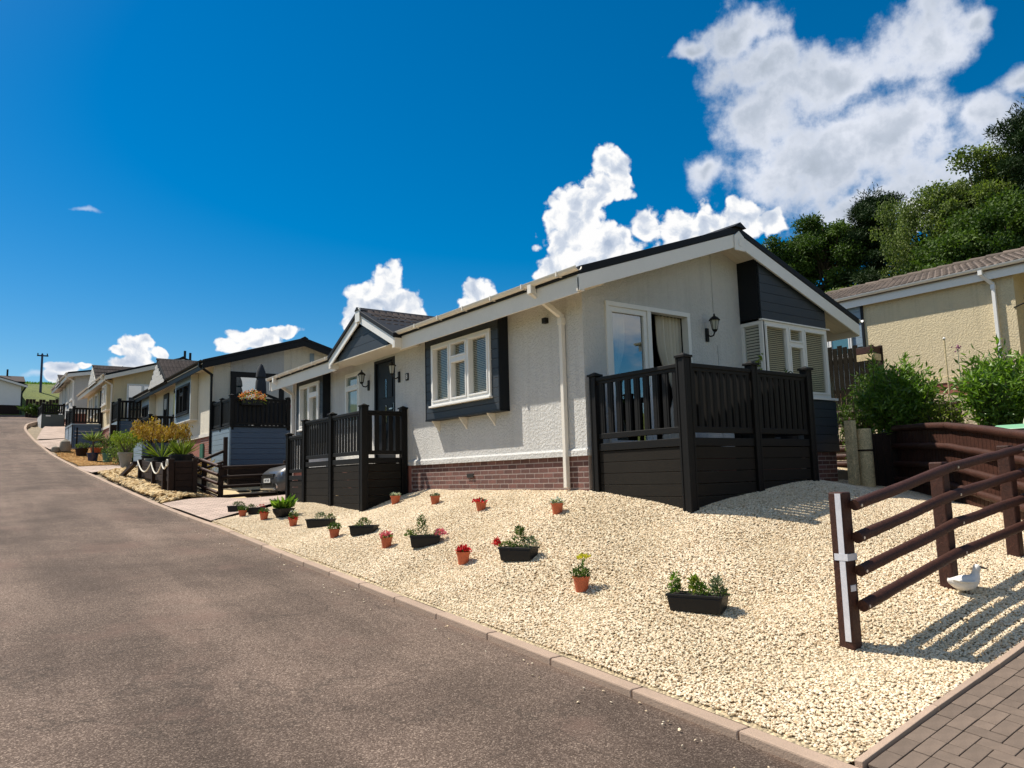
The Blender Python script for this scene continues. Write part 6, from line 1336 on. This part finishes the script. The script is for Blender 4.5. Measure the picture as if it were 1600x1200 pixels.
# ------------------------------------------------------------------ stone duck
def duck():
    x, y = (7.06, 3.11); z = zg1(x, y); r = root('duck_statue', (x, y, z), 'white painted stone duck standing on the gravel beside the second fence post', 'statue')
    def sk(name, chain, m, lvl=2, sx=1):
        import bmesh
        bm = bmesh.new(); lay = bm.verts.layers.skin.verify(); vs = []
        for i, c in enumerate(chain):
            v = bm.verts.new(c[:3]); v[lay].radius = (c[3], c[4] if len(c) > 4 else c[3]); v[lay].use_root = (i == 0); vs.append(v)
        for p, q in zip(vs[:-1], vs[1:]): bm.edges.new((p, q))
        me = bpy.data.meshes.new(name); bm.to_mesh(me); bm.free(); o = bpy.data.objects.new(name, me); COL.objects.link(o); o.parent = r
        md = o.modifiers.new('skin', 'SKIN'); md.use_smooth_shade = True; s2 = o.modifiers.new('sub', 'SUBSURF'); s2.levels = s2.render_levels = lvl; me.materials.append(m); return o
    body = [(-.185, 0, .150, .012), (-.140, 0, .128, .044), (-.07, 0, .112, .082, .082), (.01, 0, .112, .094, .092), (.070, 0, .140, .070, .072), (.095, 0, .185, .042), (.098, 0, .225, .034), (.112, 0, .262, .046), (.142, 0, .264, .030)]
    b = sk('body', body, M['duck']); bill = sk('bill', [(.150, 0, .262, .020, .016), (.188, 0, .248, .018, .009), (.215, 0, .240, .010, .005)], M['beak'], 1)
    for s in (-1, 1):
        w = sk('wing', [(.05, .080*s, .135, .030, .012), (-.02, .086*s, .135, .044, .012), (-.09, .070*s, .138, .030, .010), (-.16, .035*s, .155, .012, .006)], M['duck'], 1)
        e = MB().lathe([(0, -.007), (.007, 0), (0, .007)], 8, (.128, .036*s, .274)); o = bpy.data.objects.new('eye', e.mesh('eye', M['iron'], True)); COL.objects.link(o); o.parent = r
        l = sk('leg', [(-.01, .03*s, .06, .012), (0, .03*s, .008, .012), (.035, .03*s, .006, .018, .006)], M['beak'], 1)
    r.rotation_euler = (0, 0, math.radians(-38)); r.scale = (.88, .88, .88)
duck()
# ------------------------------------------------------------------ rope edged planter, tubs and plants by the second home
def rope_planter():
    r = root('rope_edged_planter', (4.5, 22, 0), 'dark timber planter with slack white rope looped between its posts, above the honey coloured rocks', 'planter')
    ys = [21.2, 21.9, 23.3, 25.3]; hs = [.80, .62, .58, .54]; x = 4.42
    zb = [zg1(x, y)-.15 for y in ys]; zt = [.70, .66, .72, .83]
    for y, b, t in zip(ys, zb, zt): part(MB().box(x-.06, x+.08, y-.07, y+.07, b, t), 'post', M['timber_dk'], r, bev=.012)
    for i in range(3):
        for k in range(3): part(MB().bar((x+.04, ys[i]+.08, zt[i]-.12-.17*k), (x+.04, ys[i+1]-.08, zt[i+1]-.12-.17*k), .05, .16), 'plank', M['timber_dk'], r, bev=.01)
    for k in range(5): part(MB().box(4.52, 5.0, 21.18, 21.23, -.2+.17*k, -.035+.17*k), 'plank', M['timber_dk'], r, bev=.01)
    part(MB().box(4.96, 5.08, 21.15, 21.28, -.3, .70), 'post', M['timber_dk'], r, bev=.012)
    part(MB().box(4.47, 5.05, 21.3, 25.3, -.3, .42), 'soil', M['soil'], r)
    for i in range(3):
        pts = []
        for j in range(13):
            t = j/12; pts.append(Vector((x-.08, ys[i]+(ys[i+1]-ys[i])*t, zt[i]+(zt[i+1]-zt[i])*t-.05-.32*4*t*(1-t)*(.9 if i else .55))))
        part(MB().tube(pts, .018, 7), 'rope', M['rope'], r, smooth=True)
    part(MB().tube([Vector((x-.09, 21.2+.09*math.cos(a), .60+.08*math.sin(a))) for a in np.linspace(0, 12, 30)], .018, 6), 'rope_knot', M['rope'], r, smooth=True)
    part(MB().bar((4.13, 26.9, .30), (4.24, 25.1, .72), .12, .10), 'sloping_timber', M['timber_dk'], r)
rope_planter()
def spiky(r, x, y, z, n, L, m, w=.04, up=.5, droop=True):
    a = rng.random(n)*6.28; e = rng.random(n)*1.2; P = np.stack([x+np.cos(a)*.03, y+np.sin(a)*.03, np.full(n, z)], 1); D = np.stack([np.cos(a), np.sin(a), up*.4+e], 1); leaves('foliage', P, D, L*(.7+.4*rng.random(n)), w, m, r, fold=.1)
def tub(name, label, x, y, z, rt, h, m, plant, cat='plant pot', rb=.75, group=None):
    r = root(name, (x, y, z), label, cat, group); part(MB().lathe([(0, 0), (rt*rb, 0), (rt*.97, h*.9), (rt*1.05, h*.9), (rt*1.05, h), (rt*.93, h), (rt*.9, h*.88), (0, h*.88)], 20, (x, y, z)), 'pot', m, r, smooth=True)
    part(MB().lathe([(rt*.9, h*.885), (0, h*.90)], 16, (x, y, z)), 'soil', M['soil'], r)
    if plant: plant(r, x, y, z+h*.9)
    return r
def acer(hh, rr, n, m=None):
    def f(r, x, y, z):
        tb = MB(); P = []; 
        for i in range(9):
            a = i*2.4; e = np.array([x+math.cos(a)*rr*.75, y+math.sin(a)*rr*.75, z+hh*(.65+.3*rng.random())]); branch(tb, (x, y, z), e, .014, .005, n=3, sag=-.05); k = n//9; q = rdir(k)*np.array([.30, .30, .30])*rr*2*rng.random((k, 1))**.5; q[:, 2] -= (q[:, 0]**2+q[:, 1]**2)*.9; P.append(e+q)
        part(tb, 'stems', M['bark'], r); P = np.concatenate(P); leaves('foliage', P, rdir(len(P))*.6+np.array([-.1, 0, -.75]), .11, .032, m or L_GOLD, r)
    return f
TG = 'pots around the second and third homes'
z22 = .40
tub('potted_acer', 'left one of two golden weeping acers in black tubs, before the entrance deck', 4.80, 26.0, .62, .24, .34, M['black'], acer(1.12, .46, 1300), group=TG)
tub('potted_acer', 'golden weeping acer in a black tub, right one, in front of the dark bay window', 5.35, 24.9, .52, .24, .34, M['black'], acer(1.06, .34, 850), group=TG)
tub('potted_cordyline', 'spiky green cordyline in a black tub behind the rope planter, left one', 4.80, 24.2, .50, .24, .36, M['black'], lambda r, x, y, z: spiky(r, x, y, z, 60, .85, L_LIGHT, .016, .6), group=TG)
tub('potted_cordyline', 'spiky yellow-green cordyline in a black tub behind the rope planter, right one', 5.10, 23.0, .46, .26, .40, M['black'], lambda r, x, y, z: spiky(r, x, y, z, 150, .62, L_LIGHT, .014, 1.6), group=TG)
tub('square_tub', 'grey metal tub at the back of the rope edged planter', 4.62, 24.9, .42, .17, .42, M['greystone'], None, group=TG)
tub('black_tub', 'wide empty black tub beside the rope edged planter', 4.85, 22.0, .42, .30, .42, M['black'], None, group=TG)
bush('golden_shrub', 'low golden shrub at the foot of the black downpipe of the second home', 5.95, 24.9, .3, .45, .4, .55, 1300, L_GOLD, .10, .03, group=TG)
tub('potted_bush', 'tall tapered grey stone pot with a leafy light green bush beside the paving', 4.62, 29.25, .58, .24, .62, M['greystone'], lambda r, x, y, z: acer(.75, .42, 900, L_LIGHT)(r, x, y, z), rb=.45, group=TG)
tub('potted_spiky_plant', 'dark blue pot holding a pale spiky yucca on a short trunk', 4.32, 34.9, 1.06, .22, .36, M['glazeblue'], lambda r, x, y, z: (part(MB().cyl((x, y, z), (x, y, z+.5), .04, n=8), 'stem', M['bark'], r), spiky(r, x, y, z+.5, 110, .55, L_SPIKE, .045, .5)), group=TG)
tub('green_pot', 'green glazed pot with a small dark plant, front one of the pair', 4.62, 33.4, .98, .17, .36, M['glazegreen'], acer(.22, .18, 160, L_DARK), group=TG)
tub('green_pot', 'grey-green glazed pot, rear one of the pair', 4.85, 34.7, 1.02, .19, .40, M['glazegreen'], acer(.22, .2, 160, L_OLIVE), group=TG)
tub('brown_pot', 'low brown pot with withered plant, left of the blue pot', 4.22, 37.6, 1.38, .26, .34, M['timber_dk'], acer(.28, .22, 120, L_OLIVE), group=TG)
tub('brown_pot', 'low red-brown pot close to the blue pot, under the third home\'s deck', 4.85, 38.2, 1.45, .24, .32, M['terra'], acer(.22, .2, 120, L_OLIVE), group=TG)
bush('olive_shrub', 'loose olive green shrub between the green pots and the stone pot', 4.95, 32.0, .85, .5, .6, 1.15, 1500, L_OLIVE, .10, .035)
bush('olive_shrub', 'dark shrub in the shade below the small blue deck', 5.9, 33.6, 1.0, .6, .8, 1.3, 1500, L_DARK, .11, .04)
bush('shaded_shrub', 'dark plants standing by the third home\'s deck posts', 5.3, 37.0, 1.4, .5, .5, 1.0, 900, L_DARK, .11, .04)
po = root('sleeper_post', (5.0, 35.5, 1.0), 'dark upright sleeper post between plants below the third home', 'post'); part(MB().box(5.25, 5.5, 37.2, 37.4, 1.0, 2.75), 'post', M['timber_dk'], po, bev=.02)
sb = root('stone_ornament', (3.75, 41, 1.8), 'pair of rounded weathered stones standing at the kerb near the fourth home', 'ornament')
for (x, y, s, q) in ((3.72, 38.9, .24, 1.5), (3.35, 38.9, .18, 1.0)): part(MB().lathe([(0, 0), (s*.9, .03), (s, s*q*.6), (s*.8, s*q*1.3), (0, s*q*1.7)], 12, (x, y, zg1(x, y))), 'stone', M['stone'], sb, smooth=True)
fb = root('hanging_flower_box', (7.2, 23.6, 2.6), 'flower box full of orange blooms hooked on the rail of the second home\'s deck', 'flower box')
part(MB().box(6.90, 7.55, 23.55, 23.70, 2.42, 2.60), 'box', M['black'], fb, bev=.01)
n = 420; xx_ = rng.random(n); P = np.stack([6.85+xx_*.78, 23.6+rng.normal(size=n)*.09, 2.58+rng.random(n)*.34*np.sin(np.pi*(.15+.7*xx_))], 1); leaves('flowers', P[:260], rdir(260, .4), .055, .04, FL['orange'], fb); leaves('flowers', P[260:340], rdir(80, .4), .055, .04, FL['white'], fb); leaves('foliage', P[:160]-np.array([0, 0, .08]), rdir(160), .08, .03, L_LIGHT, fb)
dp = root('deck_plants', (10.2, 6.6, .42), 'green sprig of a pot plant rising above the patio deck rail', 'plant')
for (x, y, h, m) in ((9.05, 6.45, 1.62, L_LIGHT), (10.45+.0, 7.0, 1.55, L_DARK)):
    n = 70; t = rng.random(n); leaves('foliage', np.stack([x+rng.normal(size=n)*.03*(1.5-t), y+rng.normal(size=n)*.03, .7+(h-.7)*t], 1), rdir(n, .4), .09, .03, m, dp); part(MB().lathe([(0, .42), (.13, .42), (.16, .72), (0, .70)], 14, (x, y, 0)), 'pot', M['black'], dp)
# ------------------------------------------------------------------ parked car (front end shows beside the entrance deck)
def car():
    x0, y0, y1, zb = 6.78, 19.78, 21.5, -.42; L = 4.3; yc = (y0+y1)/2
    r = root('parked_car', (x0+2, yc, zb), 'dark grey hatchback parked nose out between the first and second homes', 'car')
    # stations along the length: x offset, half width, z bottom, z shoulder, z top, top half width
    st = [(0, .60, .30, .52, .60, .50), (.06, .74, .22, .60, .72, .66), (.25, .84, .20, .70, .84, .74), (.9, .87, .20, .84, .97, .78), (1.15, .87, .20, .90, 1.02, .76), (1.75, .87, .20, .93, 1.42, .62), (2.4, .87, .20, .94, 1.50, .60), (3.3, .87, .20, .96, 1.46, .58), (4.0, .84, .24, .98, 1.15, .62), (4.25, .76, .30, .92, 1.0, .60)]
    mb = MB(); rings = []
    for (dx, hw, z0, zs, zt, tw) in st:
        ring = [(x0+dx, yc-hw*.9, zb+z0), (x0+dx, yc-hw, zb+z0+.12), (x0+dx, yc-hw, zb+zs-.1), (x0+dx, yc-hw*.96, zb+zs), (x0+dx, yc-tw, zb+zt-.03), (x0+dx, yc-tw*.8, zb+zt), (x0+dx, yc, zb+zt+.02), (x0+dx, yc+tw*.8, zb+zt), (x0+dx, yc+tw, zb+zt-.03), (x0+dx, yc+hw*.96, zb+zs), (x0+dx, yc+hw, zb+zs-.1), (x0+dx, yc+hw, zb+z0+.12), (x0+dx, yc+hw*.9, zb+z0)]
        rings.append(len(mb.v)); mb.v += ring
    k = 13
    for a, b in zip(rings[:-1], rings[1:]):
        for i in range(k): j = (i+1) % k; mb.f.append((a+i, a+j, b+j, b+i))
    mb.f.append(tuple(rings[0]+i for i in range(k))); mb.f.append(tuple(rings[-1]+i for i in range(k)))
    b = part(mb, 'body', M['carpaint'], r, smooth=True)
    part(MB().hexa([(x0+1.13, yc-.70, zb+1.03), (x0+1.13, yc+.70, zb+1.03), (x0+1.12, yc+.70, zb+1.04), (x0+1.12, yc-.70, zb+1.04), (x0+1.75, yc-.58, zb+1.40), (x0+1.75, yc+.58, zb+1.40), (x0+1.73, yc+.58, zb+1.43), (x0+1.73, yc-.58, zb+1.43)]), 'windscreen', DGLASS, r)
    for s in (-1, 1):
        yy = yc+s*.60
        part(MB().hexa([(x0+.03, yy-.10*s, zb+.60), (x0+.10, yy+.14*s, zb+.60), (x0+.34, yy+.20*s, zb+.66), (x0+.2, yy-.08*s, zb+.66), (x0+.05, yy-.10*s, zb+.71), (x0+.12, yy+.12*s, zb+.72), (x0+.46, yy+.185*s, zb+.80), (x0+.24, yy-.08*s, zb+.77)]), 'headlight', M['headlamp'], r, bev=.01)
        fl = part(MB().cyl((x0+.00, yy-.02*s, zb+.34), (x0+.09, yy-.02*s, zb+.34), .085, n=18), 'fog_light_surround', M['steel'], r, smooth=True); part(MB().cyl((x0-.006, yy-.02*s, zb+.34), (x0+.02, yy-.02*s, zb+.34), .062, n=18), 'fog_light', M['iron'], fl, smooth=True)
        for wx in (.78, 3.35):
            w = part(MB().cyl((x0+wx, yc+s*.68, zb+.31), (x0+wx, yc+s*.89, zb+.31), .31, n=28), 'wheel', M['rubber'], r, smooth=True); part(MB().cyl((x0+wx, yc+s*.885, zb+.31), (x0+wx, yc+s*.90, zb+.31), .20, n=20), 'rim', M['steel'], w)
        part(MB().box(x0+.01, x0+.30, yy-.02, yy+.02, zb+.60, zb+.615), 'chrome_strip', M['steel'], r)
    part(MB().box(x0-.012, x0+.03, yc-.46, yc+.46, zb+.56, zb+.68), 'grille', M['iron'], r, bev=.01)
    for k2 in range(3): part(MB().box(x0-.02, x0-.01, yc-.44, yc+.44, zb+.575+.04*k2, zb+.585+.04*k2), 'grille_bar', M['steel'], r)
    part(MB().box(x0-.03, x0+.02, yc-.55, yc+.55, zb+.24, zb+.30), 'front_lip', M['steel'], r, bev=.01); part(MB().box(x0-.012, x0+.02, yc-.5, yc+.5, zb+.30, zb+.42), 'lower_grille', M['iron'], r)
    p = part(MB().box(x0-.035, x0-.025, yc-.26, yc+.26, zb+.44, zb+.55), 'number_plate', M['plate'], r, bev=.003)
    piece(text_mesh('HV7 HVE', .10, M['iron'], .001), 'plate_letters', p, (x0-.037, yc, zb+.495), (math.pi/2, 0, -math.pi/2))
    part(MB().hexa([(x0+.5, yc-.74, zb+.905), (x0+1.0, yc-.74, zb+.985), (x0+1.0, yc+.74, zb+.985), (x0+.5, yc+.74, zb+.905), (x0+.5, yc-.74, zb+.907), (x0+1.0, yc-.74, zb+.987), (x0+1.0, yc+.74, zb+.987), (x0+.5, yc+.74, zb+.907)]), 'bonnet_crease', M['carpaint'], r) if False else None
car()
# ------------------------------------------------------------------ far end of the road
fe = root('dark_board_fence', (8, 101, 8.3), 'dark board fence and gate across the top of the road below the green hill', 'fence')
xx = 5.6; k = 0
while xx < 13: part(MB().box(xx, xx+.30, 101, 101.08, 7.6, 10.2+.25*math.sin(k*1.7)*(k % 3 == 0)), 'fence_board', M['timber_dk'], fe); xx += .32; k += 1
tp = root('telegraph_pole', (8.05, 117, 12), 'tall dark telegraph pole with short crossarm on the green hill', 'telegraph pole')
part(MB().cyl((8.05, 117, 11), (8.05, 117, 17.9), .17, .13, n=10), 'pole', M['glazeblue'], tp, smooth=True); part(MB().box(7.45, 8.75, 116.9, 117.1, 17.6, 17.75), 'crossarm', M['timber_dk'], tp)
for q in (7.55, 8.05, 8.62): part(MB().cyl((q, 117, 17.75), (q, 117, 18.0), .07, n=8), 'insulator', M['iron'], tp)
for i, x in enumerate((10.45, 10.75)):
    q = root('roof_flue', (x, 47.2, 6.0), ('left' if i == 0 else 'right')+' one of two thin dark flues rising behind the second home\'s dormer', 'flue'); part(MB().cyl((x, 47.2, 5.2), (x, 47.2, 7.95-.1*i), .07, n=8), 'flue_pipe', M['iron'], q)
n = 6000; gx = rng.random(n)*40-8; gy = 124+rng.random(n)*6; P = np.stack([gx, gy, zg(gx, gy)-.12], 1)
o = leaves('hill_grass', P, rdir(n)*.3+np.array([0, 0, 1.]),   .32*(.4+rng.random(n)), .10, L_MID, None, kind='stuff'); o['label'] = 'tall meadow grass on the ridge of the green hill'
n = 14; 
bush('hill_bush', 'dark low bushes between the far white home and the fourth home', 7.6, 98, 8.0, 3.0, 1.2, 1.6, 2500, L_DARK, .3, .15)
